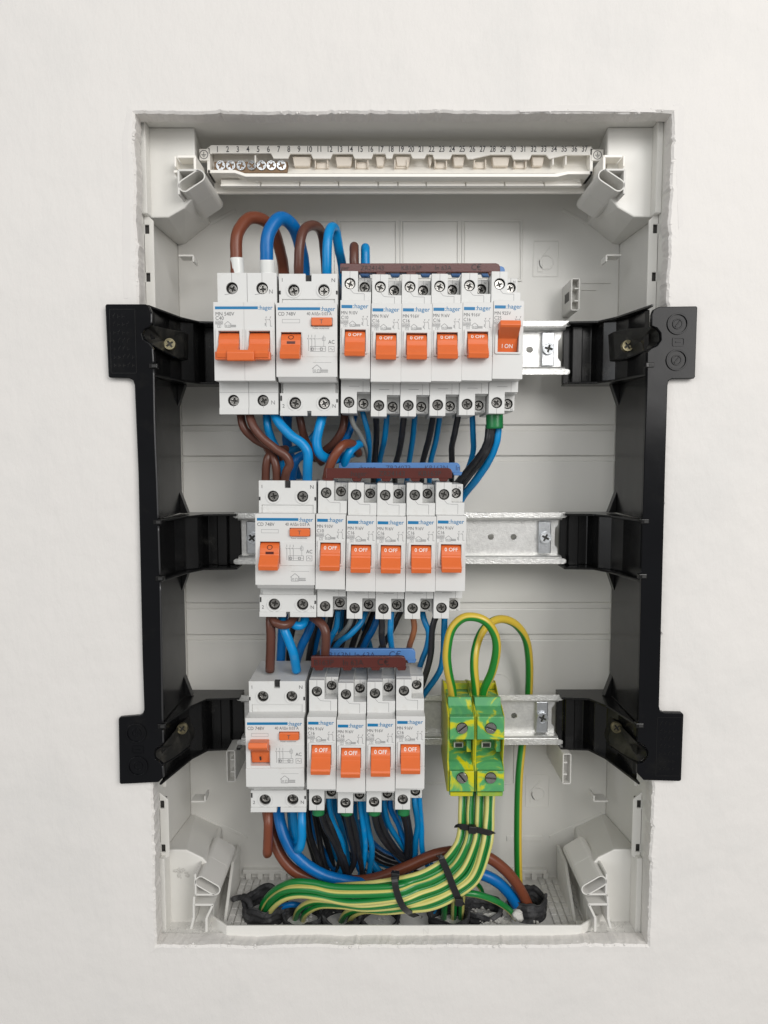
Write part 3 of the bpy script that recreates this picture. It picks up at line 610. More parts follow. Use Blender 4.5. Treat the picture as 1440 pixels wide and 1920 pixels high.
def schem(mb, x, z, y, t_=.2):
    for d in (0, 2.4):
        mb.line(x+d, z+5.4, x+d, z+4.4, t_, y); mb.line(x+d-.3, z+5.0, x+d+.4, z+5.4, t_, y); mb.line(x+d-.7, z+4.2, x+d, z+3.0, t_, y); mb.line(x+d, z+3.0, x+d, z+1.8, t_, y)
    mb.line(x-.4, z+3.7, x+2.2, z+3.7, t_*.8, y)
    for a in ((x, z+1.8, x-.9, z+1.5), (x-.9, z+1.5, x, z+1.1), (x, z+1.1, x-.9, z+.7), (x-.9, z+.7, x, z+.4), (x, z+.4, x, z-.3), (x+2.4, z+1.8, x+2.4, z), (x+2.4, z, x+3.4, z)): mb.line(*a, t_, y)
YFc = -58.0
def toggle_frame(mb, x0, x1, z1, z0, y=YFc):
    mb.plate(rrect(x0, x1, z0, z1, .8, 3), y-1.0, y+.6, [[(x0+1.5, z0+1.0), (x1-1.5, z0+1.0), (x1-1.5, z1-1.3), (x0+1.5, z1-1.3)]])
def face_with_window(mb, W, wins, zt=22.3, zb=-22.3):
    mb.plate([(.05, zb), (W-.05, zb), (W-.05, zt), (.05, zt)], YFc, YFc+6, [[(a, c), (b, c), (b, d), (a, d)] for a, b, c, d in wins])
    mb.box(.15, W-.15, YFc+6, -43, zb+.1, zt-.1)
DR = 6.4
def drum(zl):
    """height above the drum's front line -> point (y, z) on the rounded toggle drum, and the outward normal"""
    th = zl/DR; return -54.2-DR*math.cos(th), -1.1+DR*math.sin(th), -math.cos(th), math.sin(th)
def toggle(parent, x0, x1, state, text=None, name='toggle'):
    k = MB()
    if state == 'off': prof = [(-49, 5.3)]+[drum(DR*a_*math.pi/180)[:2] for a_ in (90, 78, 66, 54, 42, 30, 18, 6, 0)]+[(-60.8, -1.9), (-65.6, -6.6), (-66.2, -7.6), (-65.2, -10.3), (-57, -9.6), (-54, -6.9), (-49, -6.9)]
    else: prof = [(-49, 5.4), (-57, 9.3), (-65.0, 9.9), (-66.0, 7.2), (-65.2, 6.0), (-58.4, 1.7), (-57.2, .9), (-54.6, -6.6), (-49, -6.8)]
    k.prism(prof, x0, x1); o = k.build(name, 'orange', parent, bevel=.35)
    if text:
        e = MB(); sz = 3.35
        vs, fs = text_geo(text, 'CENTER', .006, 0)
        if state == 'off': (ya, za), (yb, zb_) = (-54.2, 5.3), (-56.8, -1.6)
        else: (ya, za), (yb, zb_) = (-57.2, .9), (-54.6, -6.6)
        base = Vector((ya, za))+(Vector((yb, zb_))-Vector((ya, za)))*(.56 if state == 'off' else .68); upv = (Vector((ya, za))-Vector((yb, zb_))).normalized()
        nrm = Vector((-upv.y, upv.x)) if False else Vector((-abs(upv.y), upv.x*(1 if upv.y > 0 else -1)))
        e.add([((x0+x1)/2+a*sz*.92, base.x+upv.x*b*sz+nrm.x*.06, base.y+upv.y*b*sz+nrm.y*.06) for a, b in vs], fs)
        if state == 'off':
            e = MB(); vv = []
            for a, b in vs:
                y_, z_, ny, nz = drum(DR*math.radians(25)+b*sz); vv.append(((x0+x1)/2+a*sz*.92, y_+ny*.09, z_+nz*.09))
            e.add(vv, fs)
        e.build('lettering', 'print_white', o, flat=True)
    return o
def terminal_hole_plate(mb, outer, y0, y1, holes): mb.plate(outer, y0, y1, [circ(a, b, r, 22) for a, b, r in holes])
BIG = 41.4
def make_breaker(model, rating, on=False):
    W = 17.5; t_ = bpy.data.objects.new('circuit_breaker', None); C.objects.link(t_); t_.empty_display_size = .01
    k = MB()
    k.box(.15, W-.15, -43, -2, -29.5, 29.5)                                # core
    k.box(.15, 9.5, -42.5, -6, 29.4, BIG); k.box(.15, 9.5, -42.5, -6, -41.5, -29.4)   # line pole blocks
    k.box(9.5, W-.15, -31, -6, 29.4, 40.2); k.box(9.5, W-.15, -31, -6, -39.3, -29.4)
    terminal_hole_plate(k, [(.1, 22), (W-.1, 22), (W-.1, 29.5), (9.6, 29.5), (9.6, BIG), (.1, BIG)], -47, -42.9, [(4.9, 34.2, 3.25)])
    terminal_hole_plate(k, [(.1, -22), (W-.1, -22), (W-.1, -28.8), (9.6, -28.8), (9.6, -41.5), (.1, -41.5)], -47, -42.9, [(4.9, -35.0, 3.25)])
    terminal_hole_plate(k, [(9.61, 29.4), (W-.12, 29.4), (W-.12, 40.2), (9.61, 40.2)], -36.5, -31, [(13.2, 34.6, 3.1)])
    terminal_hole_plate(k, [(9.61, -29.4), (W-.12, -29.4), (W-.12, -39.1), (9.61, -39.1)], -36.5, -31, [(13.2, -34.9, 3.1)])
    face_with_window(k, W, [(2.7, 14.8, -7.0, 5.5)])
    k.box(.0, W, YFc-.7, YFc+.1, -22.3, -8.6)                              # thicker lower label field
    k.build('housing', 'module', t_, bevel=.35)
    k = MB(); toggle_frame(k, 1.2, 16.3, 6.9, -8.0); k.build('toggle_frame', 'module', t_, bevel=.35)
    k = MB(); k.box(.6, 9.1, -41, -20, BIG-.02, BIG+.25); k.build('top_slot', 'module_grey', t_, bevel=.1, seg=1)
    toggle(t_, 2.95, 14.55, 'on' if on else 'off', 'I ON' if on else '0 OFF')
    for x_, y_, z_, r_ in ((4.9, -45.0, 34.2, 2.6), (13.2, -34.2, 34.6, 2.5), (4.9, -45.0, -35.0, 2.6), (13.2, -34.2, -34.9, 2.5)):
        MB().ring(x_, z_, r_+.58, r_-.1, y_+.9, y_+1.3, 20).build('terminal_well', 'well', t_); MB().plate(circ(x_, z_, r_+.63, 22), y_-1.4, y_+1.3, [circ(x_, z_, r_+.50, 22)]).build('terminal_well', 'well', t_)  # dark linings: clamp metal that also deepens the shade around each screw
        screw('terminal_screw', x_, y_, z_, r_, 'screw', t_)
    y = YFc-.06
    k = MB(); k.box(.7, 7.0, y, y+.05, 17.7, 19.5); k.text(':hager', 7.3, y, 17.75, 3.6, off=.008, sx=1.0, shear=.0); k.build('brand_print', 'print_blue', t_, flat=True)
    k = MB(); k.text(model, .5, y, 14.2, 2.75, sx=.88); k.text(rating, .5, y, 11.5, 2.75, sx=.9)
    k.build('marking', 'print', t_, flat=True)
    k = MB(); k.text('6000', .6, y, 9.2, 1.9, off=.01); k.rect(.4, 4.6, 8.9, 10.9, .16, y); k.rect(2.2, 4.0, 6.9, 8.5, .16, y); k.text('3', 2.7, y, 7.1, 1.6); house(k, 5.6, 7.4, .95, y); schem(k, 13.2, 8.0, y)
    for s_ in ((9.6, 28.4, 13.4, 28.4), (13.4, 28.4, 13.4, 22.6), (4.9, -25.5, 11, -25.5)): k.line(*s_, .18, -47.06)
    k.line(4.9, 37.6, 4.9, BIG, .18, -47.06); k.line(4.9, -38.4, 4.9, -41.5, .18, -47.06); k.line(13.2, 37.9, 13.2, 40.2, .18, -36.56)
    k.line(13.2, -22.6, 13.2, -28.6, .14, -47.06); k.line(5.2, 30.7, 7.0, 28.7, .18, -47.06); k.line(7.0, 28.7, 9.6, 28.4, .18, -47.06)
    k.text('N', 14.9, -36.56, -38.9, 1.9); k.text('N', 14.6, -36.56, 37.4, 2.0)
    k.build('fine_marking', 'print_thin', t_, flat=True)
    return t_
def make_double(t_):
    W = 35.1; h = W/2
    k = MB(); k.box(.15, W-.15, -43, -2, -39, BIG-.4)
    for i in (0, 1):
        o_ = i*h
        terminal_hole_plate(k, [(o_+.12, 22), (o_+h-.12, 22), (o_+h-.12, BIG), (o_+.12, BIG)], -47, -42.9, [(o_+(8.6 if i == 0 else 8.8), 32.6, 3.5)])
        terminal_hole_plate(k, [(o_+.12, -22), (o_+h-.12, -22), (o_+h-.12, -37.2), (o_+.12, -37.2)], -47, -42.9, [(o_+8.4, -32.8, 3.4)])
        k.box(o_+.12, o_+h-.12, -47.8, -42.9, -41.0, -37.25)
        mb = k; a0 = o_
        mb.plate([(a0+.06, -22.3), (a0+h-.06, -22.3), (a0+h-.06, 22.3), (a0+.06, 22.3)], YFc, YFc+6, [[(a0+2.9, -7.2), (a0+15.0, -7.2), (a0+15.0, 5.7), (a0+2.9, 5.7)]])
        mb.box(a0+.2, a0+h-.2, YFc+6, -43, -22.2, 22.2)
    k.build('housing', 'module', t_, bevel=.35)
    for i in (0, 1):
        o_ = i*h; k = MB(); toggle_frame(k, o_+1.3, o_+16.5, 7.2, -8.2); k.build('toggle_frame', 'module', t_, bevel=.5)
        toggle(t_, o_+3.1, o_+14.8, 'off')
        
        for x_, z_ in ((o_+(8.6 if i == 0 else 8.8), 32.6), (o_+8.4, -32.8)):
            MB().plate(circ(x_, z_, 3.37, 22), -46.0, -43.2, [circ(x_, z_, 3.2, 22)]).build('terminal_well', 'well', t_); MB().ring(x_, z_, 3.3, 2.4, -43.4, -43.1, 20).build('terminal_well', 'well', t_); screw('terminal_screw', x_, -44.2, z_, 2.7, 'screw', t_)
    k = MB(); k.prism([(-56, -5.6), (-66.4, -5.9), (-67.4, -7.4), (-67.0, -11.9), (-66, -12.3), (-57, -11.0)], 9.2, 24.6); k.box(1.9, 33.3, -64.6, -60, -11.2, -6.6); k.build('toggle_link', 'orange', t_, bevel=.5)
    y = YFc-.06
    k = MB(); k.box(1.0, 25.6, y, y+.05, 18.2, 19.8); k.text(':hager', 25.9, y, 17.95, 3.5, off=.008, sx=.95); k.build('brand_print', 'print_blue', t_, flat=True)
    k = MB(); k.text('MN 540V', 1.1, y, 14.6, 3.0, sx=.92); k.text('C40', 1.1, y, 12.2, 3.0, sx=.95); k.build('marking', 'print', t_, flat=True)
    k = MB(); k.text('6000', 1.3, y, 10.0, 1.9, off=.01); k.rect(1.1, 5.3, 9.8, 11.6, .16, y); k.rect(2.3, 4.2, 7.9, 9.4, .16, y); k.text('3', 2.9, y, 8.0, 1.6); house(k, 6.6, 8.0, 1.0, y); schem(k, 30.3, 8.6, y)
    k.text('N', 30.2, -47.06, 29.5, 3.4); k.text('N', 30.6, -47.06, -35.2, 3.4)
    for i in (0, 1):
        o_ = i*h+(8.6 if i == 0 else 8.8); k.line(o_, 36.2, o_, BIG, .2, -47.06); k.line(o_-4.3, 28.9, o_-1, 29.4, .25, -47.06); k.line(o_-.2, -35.5, o_-.2, -37.2, .2, -47.06)
    k.line(.2, -28.0, W-.2, -28.0, .16, -47.06)
    k.build('fine_marking', 'print_thin', t_, flat=True)
def make_rcd(on=False):
    t_ = bpy.data.objects.new('residual_current_device', None); C.objects.link(t_); t_.empty_display_size = .01
    W = 35.1; k = MB()
    k.box(.2, W-.2, -43, -2, -39.5, BIG-.4)
    terminal_hole_plate(k, [(.3, 22), (2.0, 22), (2.0, 26.8), (W-2, 26.8), (W-2, 22), (W-.3, 22), (W-.3, BIG), (19.4, BIG), (19.4, 37.0), (15.9, 37.0), (15.9, BIG), (.3, BIG)], -47, -42.9, [(8.9, 31.9, 3.35), (26.6, 31.9, 3.35)])
    k.box(2.1, W-2.1, -46.2, -42.9, 22, 26.9)
    terminal_hole_plate(k, [(.3, -28), (W-.3, -28), (W-.3, -38.5), (.3, -38.5)], -47, -42.9, [(9.2, -33.9, 3.5), (26.4, -33.9, 3.5)])
    k.box(2.0, W-2.0, -45.6, -42.9, -28.1, -22)
    k.box(.3, 16.4, -48.2, -42.9, -41.4, -38.4); k.box(18.9, W-.3, -48.2, -42.9, -41.4, -38.4)
    for xx in (8.9, 26.6): k.plate(circ(xx, 31.9, 4.5, 26), -47.45, -46.9, [circ(xx, 31.9, 3.5, 26)])
    for xx in (9.2, 26.4): k.plate(circ(xx, -33.9, 4.6, 26), -47.45, -46.9, [circ(xx, -33.9, 3.6, 26)])
    k.plate([(.0, -19.8), (W, -19.8), (W, 22.3), (.0, 22.3)], YFc, YFc+6, [[(2.7, -7.2), (14.4, -7.2), (14.4, 5.8), (2.7, 5.8)], [(20.2, 9.0), (32.4, 9.0), (32.4, 14.0), (20.2, 14.0)]])
    k.box(.15, W-.15, YFc+6, -43, -22, 22.1); k.box(.0, W, YFc-1.0, YFc+2, -19.8, -8.4); k.prism([(YFc-1.0, -19.85), (YFc+1.8, -22.3), (-50, -22.3), (-50, -19.85)], .9, W-.6)
    k.box(15.0, W-.0, YFc-.5, YFc+.1, -8.3, 5.6)
    k.build('housing', 'module', t_, bevel=.35)
    for b_ in ((15.95, 19.35, -44.3, -42.8, 37.1, BIG-.2), (.35, 1.3, -47.2, -46.8, 29.5, 31.6), (W-1.3, W-.35, -47.2, -46.8, 29.5, 31.6), (.5, 1.4, -47.2, -46.8, -32.5, -29.5), (W-1.4, W-.5, -47.2, -46.8, -33.5, -31.5)):
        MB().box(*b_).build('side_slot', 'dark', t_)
    toggle(t_, 2.9, 14.2, 'on' if on else 'off')
    k = MB(); k.plate(rrect(20.4, 32.2, 9.2, 13.8, .9), -59.9, -54); b_ = k.build('test_button', 'orange', t_, bevel=.4)
    k = MB(); k.text('T', 26.2, -59.96, 10.3, 3.4, 'CENTER'); k.build('lettering', 'print', b_, flat=True)
    for x_, z_ in ((8.9, 31.9), (26.6, 31.9), (9.2, -33.9), (26.4, -33.9)):
        MB().plate(circ(x_, z_, 3.34, 22), -46.0, -43.2, [circ(x_, z_, 3.18, 22)]).build('terminal_well', 'well', t_); MB().ring(x_, z_, 3.3, 2.4, -43.4, -43.1, 20).build('terminal_well', 'well', t_); screw('terminal_screw', x_, -44.2, z_, 2.7, 'screw', t_)
    y = YFc-.06; y2 = YFc-.57
    k = MB(); k.box(1.0, 25.4, y, y+.05, 18.2, 19.8); k.text(':hager', 25.7, y, 17.75, 3.5, off=.008, sx=.97); k.build('brand_print', 'print_blue', t_, flat=True)
    k = MB(); k.text('CD 748V', 1.1, y, 15.1, 2.9, sx=.92); k.text('40 A/I\u0394n 0.03 A', 17.6, y, 15.3, 2.6, sx=.84); k.text('AC', 30.0, y2, -.9, 3.0, sx=.9)
    k.text('1', 1.5, -47.06, 36.8, 3.0); k.text('N', 31.0, -47.06, 36.6, 3.2); k.text('2', 1.5, -47.06, -36.6, 3.0); k.text('N', 31.2, -47.06, -36.6, 3.0)
    k.build('marking', 'print', t_, flat=True)
    k = MB(); k.rect(3.6, 13.6, 11.0, 13.0, .14, y); k.text('Pulser mode/mois', 21, y, 7.5, 1.3, off=.01); house(k, 21.2, -17.4, 1.35, YFc-1.06, .25)
    k.rect(30.2, 33.4, -5.4, -2.4, .2, y2); k.line(30.8, -4.2, 31.5, -3.2, .2, y2); k.line(31.5, -3.2, 32.2, -4.6, .2, y2); k.line(32.2, -4.6, 32.9, -3.8, .2, y2)
    for i in range(3): k.line(18.6+i*1.9, 4.2, 18.6+i*1.9, 2.6, .2, y2); k.line(18.0+i*1.9, 2.4, 18.6+i*1.9, 1.2, .2, y2); k.line(18.6+i*1.9, 1.2, 18.6+i*1.9, -5.0, .2, y2)
    k.line(18.0, 1.9, 27.5, 1.9, .16, y2); k.rect(19.6, 28.4, -5.2, -2.4, .2, y2); k.line(19.6, -3.8, 28.4, -3.8, .16, y2); k.rect(20.2, 21.4, -4.7, -3.2, .3, y2); k.rect(25.4, 26.6, -4.7, -3.2, .3, y2); k.line(27.4, 4, 27.4, -2.4, .16, y2); k.rect(26.6, 28.2, .9, 2.9, .16, y2)
    k.line(21.0, -11.6, 31.8, -11.6, .12, YFc-1.06)
    if not on:
        pts = circ(8.6, 3.6, 1.25, 18)
    k.build('fine_marking', 'print_thin', t_, flat=True)
    if not on:
        k = MB(); pc = circ(8.7, 3.3, 1.45, 20)
        for i in range(20):
            a, b = pc[i], pc[(i+1) % 20]
            for (q, q2) in ((a, b),):
                k.line(q[0], q[1], q2[0], q2[1], .38, 0)
        k.v = [(a, drum(DR*math.radians(36)+c_-3.3)[0]-.1, drum(DR*math.radians(36)+c_-3.3)[1]+.06) for a, b, c_ in k.v]
        k.build('circle_mark', 'print_dark', t_, flat=True)
        k = MB(); k.prism([(-60, .2), (-60, -1.3), (-60.72, -1.3), (-60.68, .2)], 6.4, 11.2); k.build('toggle_slot', 'bar_brown', t_)
    else:
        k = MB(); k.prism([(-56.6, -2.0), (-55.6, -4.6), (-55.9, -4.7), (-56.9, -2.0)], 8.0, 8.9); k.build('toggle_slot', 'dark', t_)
    return t_
Y0 = 56.5
ZR = (120.6, -1.8, -124.6)
def place(o, x, zc, dz, roll, label, cat, group, first=False):
    o['label'] = label; o['category'] = cat; o['group'] = group
    # x = left edge of the face; roll about the module centre on the rail
    o.location = Vector((x, Y0, zc+dz))*S; o.rotation_euler = (0, math.radians(roll), 0)
X1 = UX(401, 640, -1.5)
dbl = thing('double_pole_breaker', 'wide C40 double pole breaker with two linked orange toggles, far left of top row', 'circuit breaker'); make_double(dbl)
place(dbl, UX(401, 640, -1.5), ZR[0], .2, .0, dbl['label'], 'circuit breaker', 'circuit breakers on the rails')
rcd = make_rcd(); rcd2 = copy_tree(rcd); rcd3 = make_rcd(True)
G2 = 'residual current devices on the rails'
place(rcd, UX(518, 640, -1.5), ZR[0], -.3, .1, 'residual current device on the top rail, right of the C40 breaker with linked toggles', 'residual current device', G2)
place(rcd2, UX(479, 1040, -1.5), ZR[1], .8, .4, 'residual current device at the left end of the middle row, toggle down', 'residual current device', G2)
place(rcd3, UX(461, 1410, -1.5), ZR[2], .3, -.1, 'residual current device at the left end of the bottom row, toggle up', 'residual current device', G2)
b10 = make_breaker('MN 910V', 'C10'); b16 = make_breaker('MN 916V', 'C16'); b25 = make_breaker('MN 925V', 'C25', True)
G1 = 'circuit breakers on the rails'
specs = []
xs = [637.5, 695.5, 752.5, 809.5, 866.5, 924.0]
L1 = ['C10 breaker on the top rail between the residual current device and C16 breakers', 'C16 breaker of the top row directly right of the C10 breaker', 'C16 breaker of the top row, second of its four C16 breakers', 'C16 breaker of the top row, third of its four C16 breakers', 'C16 breaker of the top row beside the switched-on C25 breaker', 'C25 breaker at the right end of the top row, toggle up reading ON']
for i, x_ in enumerate(xs): specs.append((('b10', 'b16', 'b16', 'b16', 'b16', 'b25')[i], x_, 640, 0, (1.3, -.6, -.6, -.3, .1, 1.0)[i], .75, L1[i]))
xs = [592.0, 649.2, 705.0, 761.5, 817.5]
L2 = ['C10 breaker of the middle row, directly right of its residual current device', 'C16 breaker of the middle row directly right of the C10 breaker', 'C16 breaker at the centre of the five narrow breakers of the middle row', 'C16 breaker of the middle row, second from its right end', 'C16 breaker at the right end of the middle row beside bare rail']
for i, x_ in enumerate(xs): specs.append((('b10', 'b16', 'b16', 'b16', 'b16')[i], x_, 1040, 1, (.6, -.6, -.9, -.8, -.5)[i], .95, L2[i]))
xs = [575.5, 631.0, 686.5, 742.0]
L3 = ['C16 breaker of the bottom row directly right of its residual current device', 'lowest sitting C16 breaker of the bottom row, second of its four', 'C16 breaker of the bottom row, third of its four', 'C16 breaker at the right end of the bottom row near the earth terminals']
for i, x_ in enumerate(xs): specs.append(('b16', x_, 1410, 2, (1.0, -.8, -.2, 1.4)[i], .55, L3[i]))
used = set()
for kd, x_, py, row, dz, roll, lab in specs:
    src = {'b10': b10, 'b16': b16, 'b25': b25}[kd]
    o = src if kd not in used else copy_tree(src); used.add(kd)
    place(o, UX(x_, py, -1.5), ZR[row], dz, roll, lab, 'circuit breaker', G1)
# ------------------------------------------------------------------ comb busbars
def busbar(px0, px1, ytop, ybot, Y, m, mprint, texts, label, teeth, th=3.2, chip=0.8):
    t_ = thing('busbar', label, 'busbar', (0, 0, 0), group='comb busbars over the breakers')
    z1, z0 = UZ(720, ytop, Y), UZ(720, ybot, Y); x0, x1 = UX(px0, ytop, Y), UX(px1, ytop, Y)
    MB().plate([(x0+.3, z1), (x1-2.4, z1), (x1-.8, z1-.6), (x1, z1-2.2), (x1, z0), (x0, z0), (x0, z1-1)], Y, Y+th).build('bar', m, t_, bevel=.35)
    for p_ in teeth:
        xt = UX(p_, ybot, Y); MB().plate([(xt-3.2, z0+.3), (xt-2.2, z0-1.9), (xt+2.2, z0-1.9), (xt+3.2, z0+.3)], Y+.25, Y+th-.3).build('tooth', m, t_, bevel=.3, seg=1)
    k = MB()
    for tx, p_, sz in texts: k.text(tx, UX(p_, ytop, Y), Y-.06, z0+(z1-z0)*.22, (z1-z0)*sz, sx=.95)
    k.build('lettering', mprint, t_, flat=True)
    return t_
def ce(txt): return txt
busbar(637.5, 938, 493.5, 510.5, 13.5, 'bar_brown', 'print_dark', [('ger', 639, .75), ('ZR24143', 676, .75), ('KB163P', 752, .75), ('In 63A', 815, .75), ('C\u20ac', 883, .95)], 'brown comb busbar over the top row of breakers', (657, 714, 771, 828, 886, 925))
busbar(648, 947, 499, 513, 25, 'bar_blue', 'print_navy', [('KB163N', 700, .7)], 'blue comb busbar hidden behind the brown bar of the top row', (684, 741, 798, 855, 912), chip=0)
busbar(611, 848, 877.5, 897, 13.5, 'bar_brown', 'print_dark', [(':hager', 655, .72), ('ZR24143', 710, .72), ('KB163P', 784, .72)], 'brown comb busbar over the middle row of breakers', (616, 669, 724, 779, 832))
busbar(635, 863, 867.5, 886, 26, 'bar_blue', 'print_navy', [(':hager', 673, .72), ('ZR24073', 723, .72), ('KB163N', 796, .72), ('In', 854, .72)], 'blue comb busbar showing above the brown bar of the middle row', (650, 700, 755, 810, 858))
busbar(583, 761, 1231, 1252, 13.5, 'bar_brown', 'print_dark', [('B163P', 588, .72), ('In 63A', 642, .72), ('C\u20ac', 707, .85)], 'brown comb busbar over the bottom row of breakers', (598, 651, 704, 753))
busbar(600, 779, 1217, 1238, 26, 'bar_blue', 'print_navy', [('B163N', 616, .72), ('In 63A', 664, .72), ('C\u20ac', 729, .85)], 'blue comb busbar with rounded end, behind the brown bar of the bottom row', (640, 690, 772))
# ------------------------------------------------------------------ earth terminal blocks
def block(pxl, pxr, label, slot_rots):
    t_ = thing('earth_terminal', label, 'terminal block', (0, 0, 0), group='green and yellow earth terminal blocks')
    def pz(y, Y): return UZ(870, y, Y)
    xl, xr = UX(pxl, 1460, 7), UX(pxr, 1460, 7)
    prof = [(34, pz(1306, 30)), (22, pz(1307, 22)), (19, pz(1323, 20)), (17, pz(1325, 20)), (12, pz(1341, 10)), (7, pz(1343, 8)), (7, pz(1385.5, 8)), (9, pz(1387, 8)), (23, pz(1389, 22)), (25, pz(1404, 25)), (13, pz(1427, 14)), (8, pz(1443, 8)), (5, pz(1445, 6)), (5, pz(1484, 5)), (8, pz(1486, 6)), (8, pz(1491, 8)), (50, pz(1491, 8)+1), (50, pz(1306, 30))]
    MB().prism(prof, xl+1.2, xr-.3).build('housing', 'marble', t_, bevel=.35)
    side = [(58, pz(1276, 46)-3), (46, pz(1276, 46)), (33, pz(1302, 33)), (17.5, pz(1325, 18)), (9.5, pz(1343, 9)), (9, pz(1388, 9)), (12, pz(1427, 12)), (8, pz(1445, 8)), (8, pz(1484, 8)), (14, pz(1491, 8)-.3), (58, pz(1491, 8)+6)]
    MB().prism(side, xl, xl+1.15).build('side_plate', 'terminal_yellow', t_, bevel=.2, seg=1)
    MB().prism(side, xr-.29, xr+.3).build('side_plate', 'terminal_yellow', t_, bevel=.2, seg=1)
    MB().box(xl+1.15, xr-.3, 44, 50, pz(1306, 30), pz(1279, 46)).build('back_plate', 'terminal_yellow', t_, bevel=.2, seg=1)
    xm = (xl+xr)/2+.4
    MB().box(xl+1.6, xr-.8, 6.6, 9, pz(1492.5, 7), pz(1485.5, 7)).build('lower_lip', 'terminal_yellow', t_, bevel=.2, seg=1)
    k = MB(); k.box(xm-3.6, xm+2.6, 21.2, 24, pz(1401, 22), pz(1391, 22)); s1 = k.build('test_slot', 'steel', t_, bevel=.2, seg=1)
    MB().box(xm-2.6, xm+1.8, 20.9, 23, pz(1399.5, 22), pz(1392.5, 22)).build('slot_shade', 'dark', s1, bevel=.1, seg=1)
    MB().box(xr-3.8, xr-.9, 15, 22, pz(1409, 16), pz(1387, 16)).build('latch', 'marble', t_, bevel=.3, seg=1)
    for (y_, Y_, r_) in ((1365, 7, slot_rots[0]), (1458, 5, slot_rots[1])):
        k = MB(); k.ring(xm, pz(y_, Y_), 4.1, 3.55, Y_-.35, Y_+.2, 26); k.build('screw_collar', 'marble', t_, bevel=.15, seg=1)
        k = MB(); k.disc(xm, pz(y_, Y_), 3.5, Y_-.12, Y_+.3, 24); k.build('screw_well', 'dark', t_)
        screw('clamp_screw', xm, Y_-1.3, pz(y_, Y_), 3.25, 'screw', t_, rot=r_, slot=True, depth=.2)
    return t_
block(839.5, 889, 'green and yellow earth terminal, left one of the pair at lower right', (-.7, .9))
block(890.5, 945, 'green and yellow earth terminal, right one of the pair at lower right', (.35, .1))
# ------------------------------------------------------------------ wires
_lab = set()
def wire(m, d, pts, label, group='wires in the enclosure', phase=0, twist=0, name='wire', cat='wire', wob=.04, tcap=1e9):
    assert label not in _lab, label
    _lab.add(label)
    P = [U(a, b, c) for a, b, c in pts]
    if d < 4.4 and m != 'w_earth':
        P = [P[0]]+[q+Vector((random.gauss(0, .45), random.gauss(0, .8), random.gauss(0, .4))) for q in P[1:-1]]+[P[-1]]
    mb = MB(); tube(mb, P, d/2, 16 if d > 4.5 else 12, phase, twist, wob=wob, tcap=tcap)
    o = mb.build(name, m, None, smooth=True, flat=True); tag(o, label, cat, group); return o
# top loops
wire('w_brown', 7.3, [(444, 520, 20), (443, 480, 19), (445, 440, 20), (465, 411, 26), (492, 412, 33), (513, 433, 42), (525, 470, 52), (532, 510, 62), (536, 600, 74), (520, 760, 76)], 'thick brown cable looping over the left pole of the C40 breaker', 'supply cables')
wire('w_blue', 7.9, [(502, 522, 20), (500, 480, 17), (503, 440, 17), (524, 410, 22), (549, 424, 32), (563, 462, 44), (570, 510, 56), (572, 620, 76), (560, 760, 78)], 'thick dark blue cable looping over the right pole of the C40 breaker', 'supply cables')
wire('w_dbrown', 5.9, [(560, 530, 26), (560, 500, 22), (562, 462, 21), (570, 431, 24), (588, 423, 32), (602, 435, 42), (608, 470, 52), (611, 520, 60), (612, 600, 76)], 'dark brown wire arching over the left terminal of the top residual current device', 'wires arching over the top row')
wire('w_lblue', 5.8, [(613, 530, 26), (613, 500, 22), (614, 455, 21), (620, 428, 25), (629, 432, 33), (636, 470, 42), (643, 510, 54), (648, 600, 74)], 'light blue wire arching over the right terminal of the top residual current device', 'wires arching over the top row')
wire('w_dbrown', 5.6, [(665, 520, 20), (664, 490, 19), (664, 468, 21), (664, 464, 28), (665, 490, 46), (666, 560, 74)], 'short brown wire bend rising behind the left end of the top busbar', 'wires arching over the top row')
wire('w_lblue', 5.5, [(686, 520, 30), (685, 490, 30), (685, 470, 31), (685, 466, 37), (686, 490, 52), (687, 560, 74)], 'short blue wire bend rising behind the top busbar beside the brown bend', 'wires arching over the top row')
for px, m_, lab in ((446, 'white_sleeve', 'white sleeve on the thick brown cable at the C40 breaker'), (502, 'white_sleeve', 'white sleeve on the thick blue cable at the C40 breaker')):
    mb = MB(); tube(mb, [U(px, 514, 20 if px < 480 else 18.5), U(px-(2 if px < 480 else 1), 484+(4 if px > 480 else 0), 19 if px < 480 else 17)], 4.0 if px < 480 else 4.5, 22, cap=True); o = mb.build('cable_sleeve', m_, None, smooth=False, flat=True); tag(o, lab, 'sleeve', 'white cable sleeves'); 
    for p_ in o.data.polygons: p_.use_smooth = len(p_.vertices) == 4
# between the top and the middle row
G = 'wires between the top and middle rows'
wire('w_dbrown', 5.3, [(466, 765, 18), (473, 795, 14), (490, 819, 13), (515, 840, 13), (535, 854, 13), (543, 870, 14), (537, 885, 16), (533, 905, 22)], 'front dark brown wire curving from the C40 breaker to the middle residual current device', G)
wire('w_dbrown', 5.0, [(450, 765, 22), (456, 800, 20), (476, 822, 21), (500, 836, 23), (525, 848, 26), (531, 862, 27)], 'dark brown wire just behind the front one under the C40 breaker', G)
wire('w_dbrown', 5.2, [(498, 905, 24), (499, 875, 20), (504, 856, 20), (517, 846, 24), (536, 842, 34)], 'left dark brown wire entering the middle residual current device', G)
wire('w_dbrown', 5.2, [(519, 905, 22), (518, 878, 18), (512, 856, 19), (502, 842, 26), (492, 820, 40)], 'middle dark brown wire entering the middle residual current device', G)
wire('w_lblue', 5.2, [(500, 765, 24), (502, 800, 21), (510, 825, 24), (522, 850, 28), (528, 880, 30), (530, 905, 34)], 'blue wire behind the brown ones under the C40 breaker', G)
